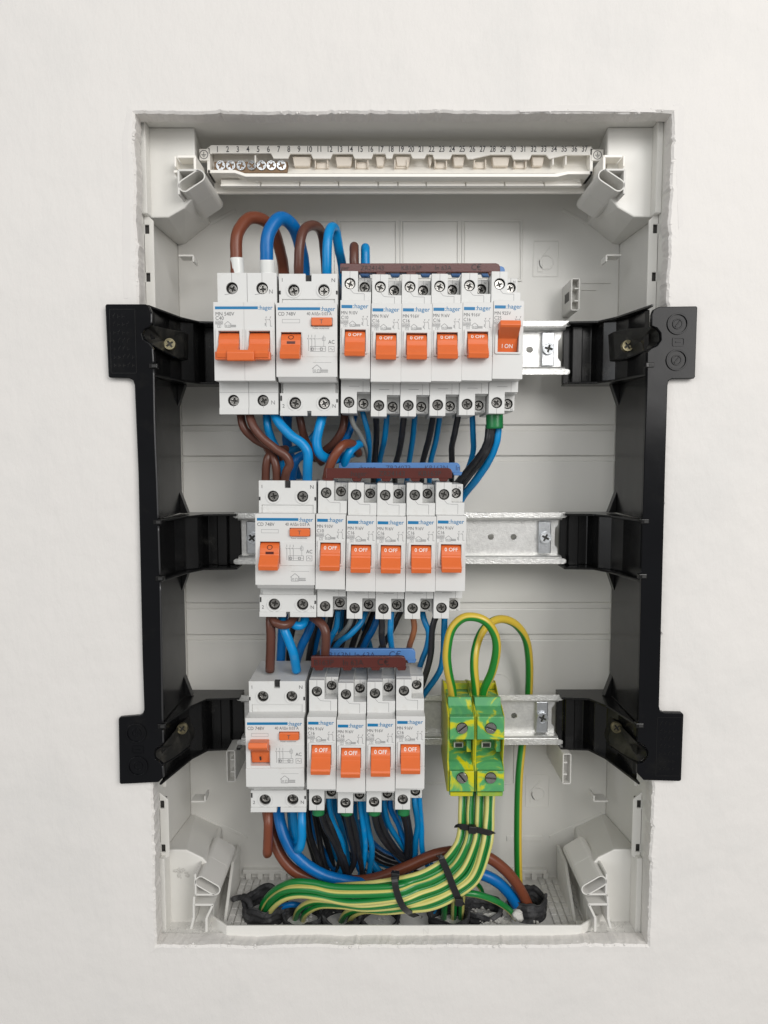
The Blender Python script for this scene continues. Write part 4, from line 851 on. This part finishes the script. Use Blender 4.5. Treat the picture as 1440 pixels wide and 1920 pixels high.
wire('w_lblue', 5.9, [(510, 765, 20), (523, 792, 14), (546, 817, 12), (567, 832, 12), (577, 849, 12), (577, 872, 14), (576, 905, 22)], 'front light blue wire slanting down to the middle residual current device', G)
wire('w_blue', 5.6, [(546, 905, 36), (551, 872, 30), (563, 856, 32), (590, 850, 42), (620, 846, 52)], 'dark blue wire bending behind the front light blue one', G)
wire('w_dbrown', 5.0, [(559, 765, 26), (565, 798, 26), (572, 824, 30), (586, 846, 36), (604, 868, 44)], 'brown wire below the left terminal of the top residual current device', G)
wire('w_lblue', 5.8, [(609, 765, 20), (600, 797, 15), (594, 826, 14), (598, 848, 15), (612, 859, 20), (632, 861, 30), (660, 850, 44)], 'light blue wire hooking below the right terminal of the top residual current device', G)
wire('w_teal', 4.6, [(606, 790, 40), (590, 815, 40), (568, 836, 42), (540, 845, 46), (505, 846, 54)], 'blue wire running flat behind the brown wires between the upper rows', G)
wire('w_blue', 6.4, [(540, 760, 60), (538, 800, 58), (540, 840, 60), (560, 900, 70)], 'vertical dark blue wire deep behind the top residual current device', G)
wire('w_dbrown', 5.2, [(648, 765, 34), (643, 802, 32), (630, 826, 34), (612, 843, 40), (590, 860, 52)], 'dark brown wire curving left below the C10 breaker of the top row', G)
wire('w_blue', 5.8, [(664, 770, 40), (657, 800, 38), (647, 822, 38), (632, 842, 42), (615, 858, 52)], 'dark blue wire curving left below the C10 breaker of the top row', G)
wire('w_brown', 5.7, [(611, 905, 22), (617, 878, 17), (629, 852, 15), (645, 834, 18), (662, 834, 30), (672, 850, 46)], 'brown wire bending over the left end of the middle busbar', G)
wire('w_lblue', 5.4, [(641, 890, 34), (648, 862, 26), (658, 844, 26), (675, 832, 36), (690, 832, 50)], 'light blue wire bending over the middle busbar beside the brown bend', G)
wire('w_grey', 3.2, [(655, 765, 26), (662, 795, 26), (676, 816, 30), (687, 842, 40), (692, 880, 60)], 'thin grey wire slanting down below the C10 breaker of the top row', G)
wire('w_teal', 3.3, [(678, 765, 28), (685, 798, 28), (691, 820, 32), (692, 845, 42), (690, 890, 62)], 'thin blue wire bending down below the C10 breaker of the top row', G)
names = ('first', 'second', 'third', 'fourth')
for i, (b_, u_) in enumerate((([(703, 765), (704, 812), (702, 866)], [(727, 765), (723, 817), (714, 845), (712, 868)]), ([(759, 765), (754, 819), (745, 850), (742, 868)], [(779, 765), (773, 824), (765, 868)]), ([(815, 765), (806, 820), (792, 868)], [(827, 765), (818, 824), (808, 868)]), ([(862, 765), (852, 815), (847, 840), (848, 868)], [(885, 765), (888, 815), (889, 845), (880, 874), (866, 898)]))):
    nb = len(b_)-1; nu = len(u_)-1
    wire('w_black', 4.0, [(a, b, 25+30*q/nb) for q, (a, b) in enumerate(b_)]+[(b_[-1][0]-2, 905, 70)], f'black wire dropping from the {names[i]} C16 breaker of the top row', G, wob=.08)
    wire('w_teal', 3.7, [(a, b, 30+28*q/nu) for q, (a, b) in enumerate(u_)]+[(u_[-1][0]-3, 910, 72)], f'blue wire dropping from the {names[i]} C16 breaker of the top row', G)
wire('w_black', 5.2, [(918, 798, 23), (914, 830, 24), (899, 858, 30), (872, 890, 44), (850, 915, 66)], 'black wire bundle sweeping down left from the green sleeve', G, wob=.14)
wire('w_black', 3.6, [(925, 798, 22), (921, 832, 23), (906, 862, 29), (879, 896, 42), (858, 925, 66)], 'second black wire sweeping down left from the green sleeve', G, wob=.08)
wire('w_lblue', 5.0, [(934, 798, 25), (930, 830, 26), (915, 866, 33), (890, 903, 46), (866, 934, 62), (840, 985, 74)], 'blue wire sweeping down left from the green sleeve', G)
mb = MB(); tube(mb, [U(927, 770, 22), U(927.5, 804, 22)], 5.2, 22, cap=True); o = mb.build('cable_sleeve', 'green', None, flat=True); tag(o, 'shiny green sleeve hanging below the C25 breaker of the top row', 'sleeve')
for p_ in o.data.polygons: p_.use_smooth = len(p_.vertices) == 4
# between the middle and bottom rows
G = 'wires between the middle and bottom rows'
wire('w_dbrown', 5.9, [(509, 1145, 22), (507, 1165, 18), (508, 1195, 18), (506, 1258, 24)], 'straight dark brown wire into the bottom residual current device', G)
wire('w_dbrown', 5.2, [(508, 1148, 20), (514, 1165, 14), (529, 1172, 13), (544, 1168, 16), (556, 1150, 24)], 'dark brown wire looping under the middle residual current device', G)
wire('w_lblue', 5.8, [(528, 1150, 26), (533, 1178, 18), (543, 1205, 17), (551, 1228, 18), (556, 1258, 24)], 'light blue wire slanting into the bottom residual current device', G)
wire('w_lblue', 5.4, [(545, 1164, 22), (556, 1173, 18), (568, 1170, 20), (575, 1150, 26)], 'short light blue loop under the middle residual current device', G)
wire('w_blue', 6.2, [(532, 1150, 52), (529, 1190, 52), (526, 1250, 60)], 'dark blue wire behind the slanting light blue wire of the lower left', G)
wire('w_blue', 5.6, [(590, 1150, 42), (578, 1185, 40), (564, 1215, 42), (550, 1260, 56)], 'dark blue wire slanting left below the C10 breaker of the middle row', G)
wire('w_dbrown', 5.7, [(575, 1150, 30), (595, 1163, 20), (608, 1178, 16), (611, 1200, 16), (608, 1244, 22)], 'dark brown wire bending down onto the left end of the bottom busbar', G)
wire('w_teal', 3.7, [(634, 1145, 26), (629, 1172, 26), (620, 1194, 30), (607, 1230, 46)], 'blue wire dropping from the C10 breaker of the middle row', G)
wire('w_teal', 3.8, [(686, 1145, 30), (675, 1168, 24), (656, 1190, 24), (640, 1203, 30), (622, 1224, 44)], 'blue wire sweeping left from the first C16 breaker of the middle row', G)
wire('w_grey', 3.4, [(661, 1145, 30), (655, 1170, 30), (640, 1190, 34), (622, 1206, 42), (604, 1230, 56)], 'grey wire sweeping left behind the blue one of the middle row', G)
wire('w_black', 3.9, [(668, 1145, 34), (660, 1180, 34), (640, 1200, 36), (612, 1216, 42), (590, 1236, 60)], 'black wire sweeping left over the bottom busbar', G, wob=.08)
wire('w_blue', 4.6, [(712, 1145, 44), (700, 1178, 42), (688, 1200, 44), (672, 1235, 58)], 'dark blue wire slanting down under the second C16 breaker of the middle row', G)
wire('w_black', 4.0, [(716, 1145, 24), (716, 1175, 24), (717, 1195, 28), (723, 1235, 44)], 'black wire dropping under the second C16 breaker of the middle row', G, wob=.06)
wire('w_lblue', 3.9, [(734, 1145, 26), (732, 1172, 26), (732, 1195, 30), (737, 1235, 44)], 'light blue wire dropping beside the black one of the middle row', G)
wire('w_black', 4.0, [(752, 1145, 42), (742, 1168, 42), (728, 1190, 46), (705, 1230, 58)], 'black wire slanting left behind the light blue one of the middle row', G, wob=.06)
wire('w_orange', 3.8, [(773, 1145, 26), (775, 1175, 26), (775, 1192, 28), (768, 1212, 34), (764, 1245, 50)], 'orange-brown wire dropping under the third C16 breaker of the middle row', G)
wire('w_teal', 3.8, [(790, 1140, 30), (797, 1165, 26), (801, 1185, 26), (797, 1215, 30), (788, 1250, 40), (780, 1290, 62)], 'teal blue wire bowing right under the third C16 breaker of the middle row', G)
wire('w_black', 4.0, [(820, 1148, 24), (812, 1180, 24), (808, 1225, 28), (800, 1262, 36), (782, 1310, 60)], 'black wire dropping beside the big yellow loop', G, wob=.05)
wire('w_teal', 4.0, [(834, 1148, 28), (831, 1185, 30), (831, 1225, 34), (823, 1258, 40), (800, 1296, 50), (775, 1330, 66)], 'teal blue wire passing behind the big yellow loop', G)
back_specs = [('w_black', (600, 1140), (585, 1200), (575, 1260)), ('w_black', (625, 1140), (612, 1200), (598, 1260)), ('w_teal', (645, 1140), (640, 1190), (640, 1250)), ('w_black', (690, 1140), (665, 1195), (650, 1250)), ('w_black', (704, 1140), (682, 1195), (660, 1250)), ('w_teal', (668, 1140), (690, 1200), (700, 1250)), ('w_black', (652, 1140), (646, 1190), (625, 1250)), ('w_blue', (610, 1140), (596, 1195), (584, 1250)), ('w_black', (560, 1140), (545, 1200), (540, 1260))]
ws = ('furthest left', 'under the C10 breaker', 'behind the grey wire', 'leftmost of the black pair near centre', 'rightmost of the black pair near centre', 'crossing to the right', 'half hidden by the grey wire', 'left of the C10 breaker', 'behind the straight brown wire')
for i, (m_, a, b, c_) in enumerate(back_specs):
    wire(m_, 4.2, [(a[0], a[1], 58+i % 3*4), (b[0], b[1], 60+i % 3*4), (c_[0], c_[1], 66+i % 2*4)], {'w_black': 'black', 'w_teal': 'teal', 'w_blue': 'dark blue'}[m_]+' wire deep behind the lower middle gap, '+ws[i], G, wob=.06)
# below the bottom row
G = 'wires below the bottom row'
wire('w_brown', 5.9, [(503, 1515, 22), (503, 1545, 17), (502, 1580, 17), (501, 1597, 19), (502, 1598, 27), (504, 1575, 36), (506, 1530, 44)], 'brown wire hanging in a narrow bend under the bottom residual current device', G)
wire('w_brown', 7.2, [(498, 1500, 50), (506, 1548, 44), (522, 1596, 38), (548, 1630, 34), (585, 1647, 34), (640, 1652, 36), (700, 1648, 34), (760, 1627, 30), (815, 1603, 28), (865, 1596, 30), (910, 1605, 32), (948, 1632, 33), (974, 1666, 36), (992, 1705, 42), (998, 1740, 46)], 'thick brown cable running along the bottom and over into the right conduit', 'supply cables')
wire('w_blue', 7.4, [(520, 1500, 44), (526, 1545, 34), (542, 1587, 29), (570, 1618, 27), (608, 1641, 27), (650, 1652, 30), (700, 1658, 34), (780, 1652, 36), (850, 1636, 36), (895, 1637, 36), (932, 1653, 36), (960, 1682, 39), (976, 1716, 44), (980, 1745, 48)], 'thick blue cable running along the bottom and over into the right conduit', 'supply cables')
wire('w_lblue', 5.4, [(566, 1512, 24), (566, 1545, 19), (566, 1572, 19), (562, 1590, 21), (556, 1588, 30), (548, 1555, 40), (545, 1515, 46)], 'light blue wire hanging in a bend under the bottom residual current device', G)
wire('w_lblue', 4.8, [(550, 1512, 34), (552, 1550, 32), (556, 1575, 34), (556, 1600, 44)], 'light blue wire beside the hanging bend of the bottom residual current device', G)
def fall(m, d, a, label, y0=20, wob=.07):
    n_ = len(a)-1; wire(m, d, [(p[0], p[1], max(26 if p[1] < 1495 else 0, y0+(44-y0)*q/n_)) for q, p in enumerate(a)], label, G, wob=wob)
for i, xx in enumerate((597, 650, 702, 757)):
    e = U(xx, 1522, 22); mb = MB(); tube(mb, [U(xx, 1508, 20), U(xx, 1525.5, 20)], 3.9, 18); o = mb.build('cable_sleeve', 'green', None, flat=True); tag(o, f'dark green sleeve under the {names[i]} C16 breaker of the bottom row', 'sleeve', 'green sleeves under the bottom row')
    for p_ in o.data.polygons: p_.use_smooth = len(p_.vertices) == 4
fall('w_black', 4.0, [(601, 1520), (612, 1552), (628, 1580), (640, 1612), (652, 1650)], 'left black wire from the first green sleeve')
fall('w_black', 4.0, [(608, 1520), (622, 1556), (638, 1590), (648, 1620), (650, 1655)], 'right black wire from the first green sleeve', 24)
fall('w_black', 4.0, [(648, 1522), (656, 1560), (664, 1592), (662, 1622), (645, 1650)], 'left black wire from the second green sleeve')
fall('w_black', 4.0, [(656, 1522), (666, 1560), (675, 1600), (678, 1630), (676, 1658)], 'right black wire from the second green sleeve', 24)
fall('w_black', 4.0, [(700, 1522), (708, 1553), (722, 1580), (742, 1602), (768, 1622)], 'left black wire from the third green sleeve')
fall('w_black', 4.0, [(708, 1522), (718, 1553), (734, 1580), (750, 1598), (764, 1612)], 'right black wire from the third green sleeve', 24)
fall('w_black', 4.0, [(754, 1522), (761, 1553), (764, 1585), (761, 1630)], 'left black wire from the fourth green sleeve')
fall('w_black', 4.0, [(762, 1522), (768, 1550), (771, 1585), (766, 1625)], 'right black wire from the fourth green sleeve', 24)
fall('w_teal', 3.8, [(617, 1486), (617, 1512), (626, 1545), (641, 1580), (646, 1620), (630, 1650)], 'blue wire leaving the first breaker of the bottom row')
fall('w_teal', 3.8, [(628, 1486), (628, 1512), (640, 1550), (650, 1590), (655, 1640)], 'second blue wire leaving the first breaker of the bottom row', 34)
fall('w_lblue', 3.8, [(675, 1486), (675, 1512), (681, 1548), (683, 1585), (680, 1625), (672, 1650)], 'light blue wire leaving the second breaker of the bottom row')
fall('w_teal', 3.8, [(684, 1486), (684, 1512), (690, 1550), (697, 1590), (693, 1625), (688, 1655)], 'teal wire curving right under the second breaker of the bottom row', 22)
fall('w_teal', 3.8, [(722, 1486), (722, 1512), (730, 1545), (744, 1575), (762, 1598)], 'blue wire leaving the third breaker of the bottom row')
fall('w_blue', 3.8, [(733, 1486), (733, 1512), (744, 1545), (758, 1575), (770, 1600)], 'dark blue wire leaving the third breaker of the bottom row', 28)
fall('w_teal', 3.8, [(777, 1486), (777, 1512), (783, 1545), (785, 1575), (778, 1608), (770, 1632)], 'blue wire leaving the fourth breaker of the bottom row')
fall('w_lblue', 3.6, [(786, 1486), (786, 1512), (789, 1550), (789, 1585), (796, 1612), (806, 1630)], 'light blue wire kicking right under the fourth breaker of the bottom row', 24)
deep = [('w_black', [(575, 1500), (583, 1560), (596, 1610), (612, 1660)]), ('w_black', [(585, 1500), (595, 1560), (606, 1610), (625, 1660)]), ('w_black', [(590, 1500), (604, 1555), (618, 1600), (632, 1660)]), ('w_teal', [(605, 1520), (615, 1570), (622, 1610), (600, 1650)]), ('w_black', [(640, 1520), (640, 1580), (634, 1630), (620, 1670)]), ('w_blue', [(640, 1510), (655, 1560), (672, 1620), (690, 1660)]), ('w_black', [(695, 1600), (720, 1615), (750, 1625), (790, 1640)]), ('w_teal', [(695, 1612), (720, 1622), (745, 1632), (775, 1650)]), ('w_black', [(690, 1630), (720, 1636), (745, 1640), (770, 1655)]), ('w_black', [(665, 1560), (700, 1592), (740, 1612), (790, 1620)]), ('w_blue', [(670, 1540), (705, 1588), (745, 1605), (800, 1612)]), ('w_black', [(560, 1500), (575, 1560), (592, 1620), (600, 1660)]), ('w_teal', [(655, 1500), (672, 1560), (690, 1610), (720, 1650)]), ('w_black', [(610, 1500), (625, 1560), (655, 1610), (700, 1650)])]
deep += [('w_blue', [(582, 1505), (592, 1560), (612, 1610), (645, 1655)]), ('w_teal', [(598, 1505), (612, 1555), (628, 1598), (650, 1640)]), ('w_teal', [(664, 1505), (668, 1555), (684, 1600), (716, 1640)]), ('w_blue', [(716, 1505), (722, 1560), (738, 1596), (766, 1626)]), ('w_teal', [(745, 1505), (752, 1560), (772, 1600), (812, 1624)]), ('w_teal', [(640, 1560), (612, 1600), (596, 1630), (584, 1668)])]
dn = ('first from the left', 'second from the left', 'third from the left', 'crossing the black ones at left', 'behind the second sleeve', 'crossing behind the second sleeve', 'lying flat right of the second breaker', 'lying flat between two black wires', 'lowest of the flat ones', 'slanting right at mid height', 'slanting right just under the modules', 'left of all others', 'slanting right from the second breaker', 'slanting right from the first breaker', 'left edge of the blue ones', 'between the first sleeve and the residual current device', 'right of the second sleeve', 'left of the third sleeve and bending right', 'left of the fourth sleeve', 'slanting down to the left')
for i, (m_, a) in enumerate(deep):
    n_ = len(a)-1; wire(m_, 4.2, [(p[0], p[1], 56+(i % 4)*4-q*2) for q, p in enumerate(a)], {'w_black': 'black', 'w_teal': 'teal', 'w_blue': 'dark blue'}[m_]+' wire deep below the bottom row, '+dn[i], G, wob=.07)
# earth loops
G = 'green and yellow earth wires'
wire('w_earth_big', 5.5, [(850, 1316, 32), (847, 1290, 26), (840, 1255, 20), (838, 1222, 18), (846, 1182, 18), (866, 1160, 18), (890, 1157, 18), (913, 1167, 18), (928, 1191, 20), (931, 1220, 22), (923, 1258, 26), (909, 1290, 30), (903, 1316, 34)], 'thick yellow-green wire looped between the two earth terminals', G, phase=.66, twist=.0010, wob=.0)
wire('w_earth_big', 5.5, [(893, 1318, 36), (892, 1290, 32), (889, 1250, 30), (892, 1216, 32), (903, 1186, 38), (922, 1166, 44), (944, 1161, 50), (967, 1171, 56), (985, 1196, 62), (992, 1235, 68), (992, 1290, 74), (988, 1340, 75), (979, 1400, 72), (973, 1465, 66), (971, 1555, 60), (972, 1640, 58), (976, 1720, 58)], 'thick yellow-green wire arching right and passing behind the rail to the floor', G, phase=.24, twist=.0027, tcap=105, wob=.0)
# earth bundle
def lerp(a, b, t_): return tuple(a[i]+(b[i]-a[i])*t_ for i in range(len(a)))
tails = [[(700, 1657, 8), (660, 1660, 12), (610, 1664, 20), (560, 1668, 30), (530, 1686, 38)],
         [(735, 1663, 1), (636, 1664, 6), (585, 1655, 12), (545, 1655, 18), (512, 1672, 28), (493, 1696, 36), (488, 1720, 42)],
         [(737, 1674, 0), (636, 1677, 5), (585, 1668, 10), (540, 1669, 17), (512, 1685, 26), (497, 1708, 36), (494, 1725, 42)],
         [(742, 1684, 0), (659, 1692, 4), (602, 1682, 9), (560, 1678, 15), (530, 1686, 22), (508, 1706, 32), (500, 1728, 42)],
         [(748, 1691, 2), (680, 1699, 6), (625, 1691, 14), (588, 1690, 22), (562, 1704, 32), (552, 1726, 42)],
         [(752, 1697, 4), (690, 1703, 8), (640, 1698, 14), (600, 1698, 22), (574, 1712, 32), (566, 1730, 42)],
         [(756, 1702, 6), (715, 1706, 12), (675, 1704, 18), (650, 1712, 28), (638, 1730, 40)],
         [(760, 1706, 8), (720, 1709, 14), (686, 1707, 20), (662, 1716, 30), (654, 1732, 40)],
         [(766, 1711, 10), (735, 1711, 16), (712, 1712, 24), (702, 1730, 36)]]
enames = ('top wire of the bundle, going behind its neighbours', 'upper of three wires reaching the leftmost conduit', 'middle of three wires reaching the leftmost conduit', 'lower of three wires reaching the leftmost conduit', 'left of two wires entering the second conduit', 'right of two wires entering the second conduit', 'left of two wires entering the third conduit', 'right of two wires entering the third conduit', 'outermost wire of the bundle, ending shortest at left')
for i in range(8):
    t_ = i/7; al = (i % 2)*3.4
    p = [lerp((866, 1478, 24), (924, 1478, 24), t_), lerp((865, 1520, 19), (922, 1520, 19), t_), lerp((863, 1556, 15), (920, 1556, 15), t_), lerp((856, 1584, 11), (915, 1590, 11), t_), lerp((834, 1612, 8), (894, 1648, 8), t_), lerp((800, 1634, 5), (853, 1682, 5), t_), lerp((765, 1645, 4), (808, 1700, 4), t_)]
    p = [(a+random.uniform(-1, 1), b+random.uniform(-1.2, 1.2), c_+al*(1-q/9)+random.uniform(-.5, .5)) for q, (a, b, c_) in enumerate(p)]
    wire('w_earth', 4.25, p+tails[i], 'earth '+enames[i], G, phase=.5+(.17 if i % 2 else -.15)+.04*math.sin(i*2.3), twist=.0004*math.sin(i*1.7), name='wire', wob=.03)
for i, xx in enumerate((880, 898, 912)):
    wire('w_earth', 4.1, [(xx, 1478, 33), (xx, 1520, 30), (xx-2, 1560, 26), (xx-12, 1600, 22), (xx-35, 1640, 20), (xx-45, 1680, 26), (xx-48, 1725, 42)], ('left', 'middle', 'right')[i]+' earth wire in the back layer of the bundle', G, phase=.3*i, twist=.001)
wire('w_earth', 4.0, [(835, 1650, 16), (868, 1672, 12), (895, 1677, 12), (925, 1687, 16), (950, 1702, 24), (968, 1722, 34)], 'earth wire leaving the bundle to the right towards the plaster lump', G, phase=.25, twist=.0)
wire('w_earth', 3.4, [(880, 1650, 50), (897, 1660, 52), (905, 1680, 54), (903, 1720, 56)], 'short earth wire curling behind the bundle at the right', G, phase=.3)
wire('w_teal', 3.8, [(800, 1668, 40), (815, 1690, 42), (806, 1725, 44)], 'blue wire end going down behind the earth bundle', 'wires below the bottom row')
wire('w_blue', 3.8, [(575, 1700, 42), (545, 1695, 38), (520, 1708, 40), (505, 1725, 44)], 'blue wire lying in the mouth of the leftmost conduit', 'wires below the bottom row')
wire('w_blue', 3.6, [(640, 1668, 46), (660, 1690, 44), (678, 1722, 46)], 'dark blue wire going down between the second and third conduits', 'wires below the bottom row')
# cable ties
def tie(path, label, wdt=1.9, th=.6, headpx=None):
    P = catmull([U(a, b, c_) for a, b, c_ in path], 7); mb = MB(); n_ = len(P); V = []
    T = [(P[min(i+1, n_-1)]-P[max(i-1, 0)]).normalized() for i in range(n_)]
    for i in range(n_):
        t_ = T[i]; out = Vector((0, -1, 0)); out = (out-t_*out.dot(t_)); out = out.normalized() if out.length > .2 else Vector((1, 0, 0)); sd = t_.cross(out)
        # across-band direction follows the cable, so use the vector normal to both path and surface
        for a, b in ((-1, 0), (1, 0), (1, 1), (-1, 1)): V.append(tuple(P[i]+sd*a*wdt+out*th*b))
    fs = []
    for i in range(n_-1):
        for j in range(4): fs.append((i*4+j, i*4+(j+1) % 4, (i+1)*4+(j+1) % 4, (i+1)*4+j))
    fs += [(0, 1, 2, 3), tuple((n_-1)*4+j for j in (3, 2, 1, 0))]; mb.add(V, fs)
    t_ = thing('cable_tie', label, 'cable tie', (0, 0, 0), group='black cable ties round the earth bundle')
    mb.build('strap', 'tie', t_, bevel=.15, seg=1)
    h = U(*headpx); MB().plate([(h.x-2.6, h.z-2.2), (h.x+2.2, h.z-2.6), (h.x+2.7, h.z+2.0), (h.x-2.2, h.z+2.5)], h.y-2.6, h.y+1).build('tie_head', 'tie', t_, bevel=.4)
tie([(857, 1550, 24), (859, 1549, 14), (875, 1551, 11.5), (900, 1557, 11.5), (920, 1562, 12.5), (924, 1563, 24)], 'black cable tie round the vertical part of the earth bundle', headpx=(885, 1553, 11))
tie([(823, 1604, 22), (826, 1606, 6), (838, 1632, 3.5), (850, 1663, 3.5), (861, 1688, 5), (866, 1696, 20)], 'black cable tie at the bend of the earth bundle', 2.1, headpx=(860, 1688, 4))
tie([(739, 1634, 22), (739, 1638, 3), (743, 1668, -2.4), (754, 1697, -1.0), (768, 1711, 5), (780, 1717, 18)], 'black cable tie round the horizontal part of the earth bundle', 2.0, headpx=(741, 1640, 3))
# ------------------------------------------------------------------ conduits in the floor
cn = ('leftmost torn black conduit end, with three earth wires in it', 'black conduit end, second from the left', 'black conduit end, third from the left', 'black conduit end below the horizontal cable tie', 'black conduit end below the tie at the bend', 'black conduit end behind the lone earth wire', 'rightmost black conduit end, holding the thick brown cable')
for i, (px, Yc, r_, h_) in enumerate(((497, 43, 13.2, 13), (567, 36, 11.5, 7), (640, 36, 11.5, 7), (712, 36, 11.5, 5), (842, 34, 12, 10), (905, 40, 11.5, 11), (988, 46, 11.5, 13))):
    p = U(px, 1712, Yc); mb = MB(); seg = 36; rows_ = 12; zb_ = -257.5
    for layer, dr in ((0, 0), (1, -1.2)):
        b_ = len(mb.v)
        for k_ in range(rows_+1):
            for j in range(seg):
                an = 2*math.pi*j/seg; top = h_*(1+.32*noise.noise(Vector((math.cos(an)*1.6+i*5, math.sin(an)*1.6, 0)))+.14*noise.noise(Vector((math.cos(an)*6+i*5, math.sin(an)*6, 3))))
                zz = zb_+top*k_/rows_; rr = r_+dr+.6*(1 if k_ % 4 < 2 else -.6)+.9*noise.noise(Vector((math.cos(an)*1.5, math.sin(an)*1.5, k_*.2+i*3)))+(.8*k_/rows_)
                mb.v.append((p.x+rr*math.cos(an)*1.08, Yc+rr*math.sin(an)*.95, zz))
        for k_ in range(rows_):
            for j in range(seg): q = (j+1) % seg; mb.f.append((b_+k_*seg+j, b_+k_*seg+q, b_+(k_+1)*seg+q, b_+(k_+1)*seg+j)); mb.mi.append(0)
    tb = rows_*seg; off_ = (rows_+1)*seg
    for j in range(seg): q = (j+1) % seg; mb.f.append((tb+j, tb+q, tb+off_+q, tb+off_+j)); mb.mi.append(0)
    o = mb.build('conduit', 'conduit', None, smooth=True); tag(o, cn[i], 'conduit', 'conduit ends in the floor')
wire('conduit', 3.6, [(437, 1686, 46), (452, 1683, 42), (466, 1689, 38), (470, 1702, 36)], 'short black strip of torn conduit lying left of the conduits', 'conduit scraps', name='conduit_strip', cat='strip')
rb = MB(); random.seed(3)
for i in range(420):
    px = random.uniform(880, 960) if i % 3 else random.uniform(470, 1020); p = U(px, 1726, random.uniform(16, 56)); r_ = random.uniform(.4, 1.6)
    lump(rb, p.x, p.y, -257+random.uniform(0, 1.5)+(5 if 900 < px < 945 and p.y < 35 else 0), r_, .8)
for i in range(260):
    x_ = random.choice((random.uniform(-140, -105), random.uniform(125, 158), random.uniform(-140, 158))); lump(rb, x_, random.uniform(3, 9 if abs(x_-10) < 110 else 24), -248.4, random.uniform(.15, .9), .5)
for (px_, py_, yy_, n_) in ((335, 1633, 24.6, 26), (347, 1640, 24.6, 22), (405, 1738, 20, 14), (1195, 1722, 24.6, 22), (1050, 1738, 18, 8), (300, 1736, 24, 20), (1190, 1480, 24, 0)):
    q_ = U(px_, py_, yy_)
    for i in range(n_//3): lump(rb, q_.x+random.gauss(0, 2.4), yy_, q_.z+random.gauss(0, .9), random.uniform(.5, 1.9), .22)
o = rb.build('plaster_crumbs', 'rubble', None); o['kind'] = 'stuff'
for (px_, yy_, rx_, rz_, lab_) in ((925, 33, 11, 5.5, 'grey heap of plaster rubble between the right-hand conduits'), (665, 20, 9, 3.2, 'small heap of plaster in front of the third conduit')):
    p = U(px_, 1722, yy_); bm = bmesh.new(); bmesh.ops.create_icosphere(bm, subdivisions=4, radius=1)
    mb = MB()
    for v in bm.verts: v.co *= 1+.3*noise.noise(v.co*1.6+Vector((px_, 0, 0)))+.16*noise.noise(v.co*5)+.08*noise.noise(v.co*14)
    mb.add([(v.co.x*rx_+p.x, v.co.y*6+p.y, v.co.z*rz_-255.5) for v in bm.verts], [tuple(v.index for v in f.verts) for f in bm.faces]); bm.free()
    o = mb.build('plaster_heap', 'rubble', None); tag(o, lab_, 'plaster heap')
p = U(971, 1716, 26); mb = MB(); bm = bmesh.new(); bmesh.ops.create_icosphere(bm, subdivisions=3, radius=3.9)
for v in bm.verts: v.co *= 1+.35*noise.noise(v.co*.35)+.12*noise.noise(v.co*1.2)
mb.add([(v.co.x+p.x, v.co.y+p.y, v.co.z*.9+p.z) for v in bm.verts], [tuple(v.index for v in f.verts) for f in bm.faces]); bm.free()
o = mb.build('plaster_lump', 'rubble', None); tag(o, 'small white plaster lump beside the rightmost conduit', 'plaster lump')
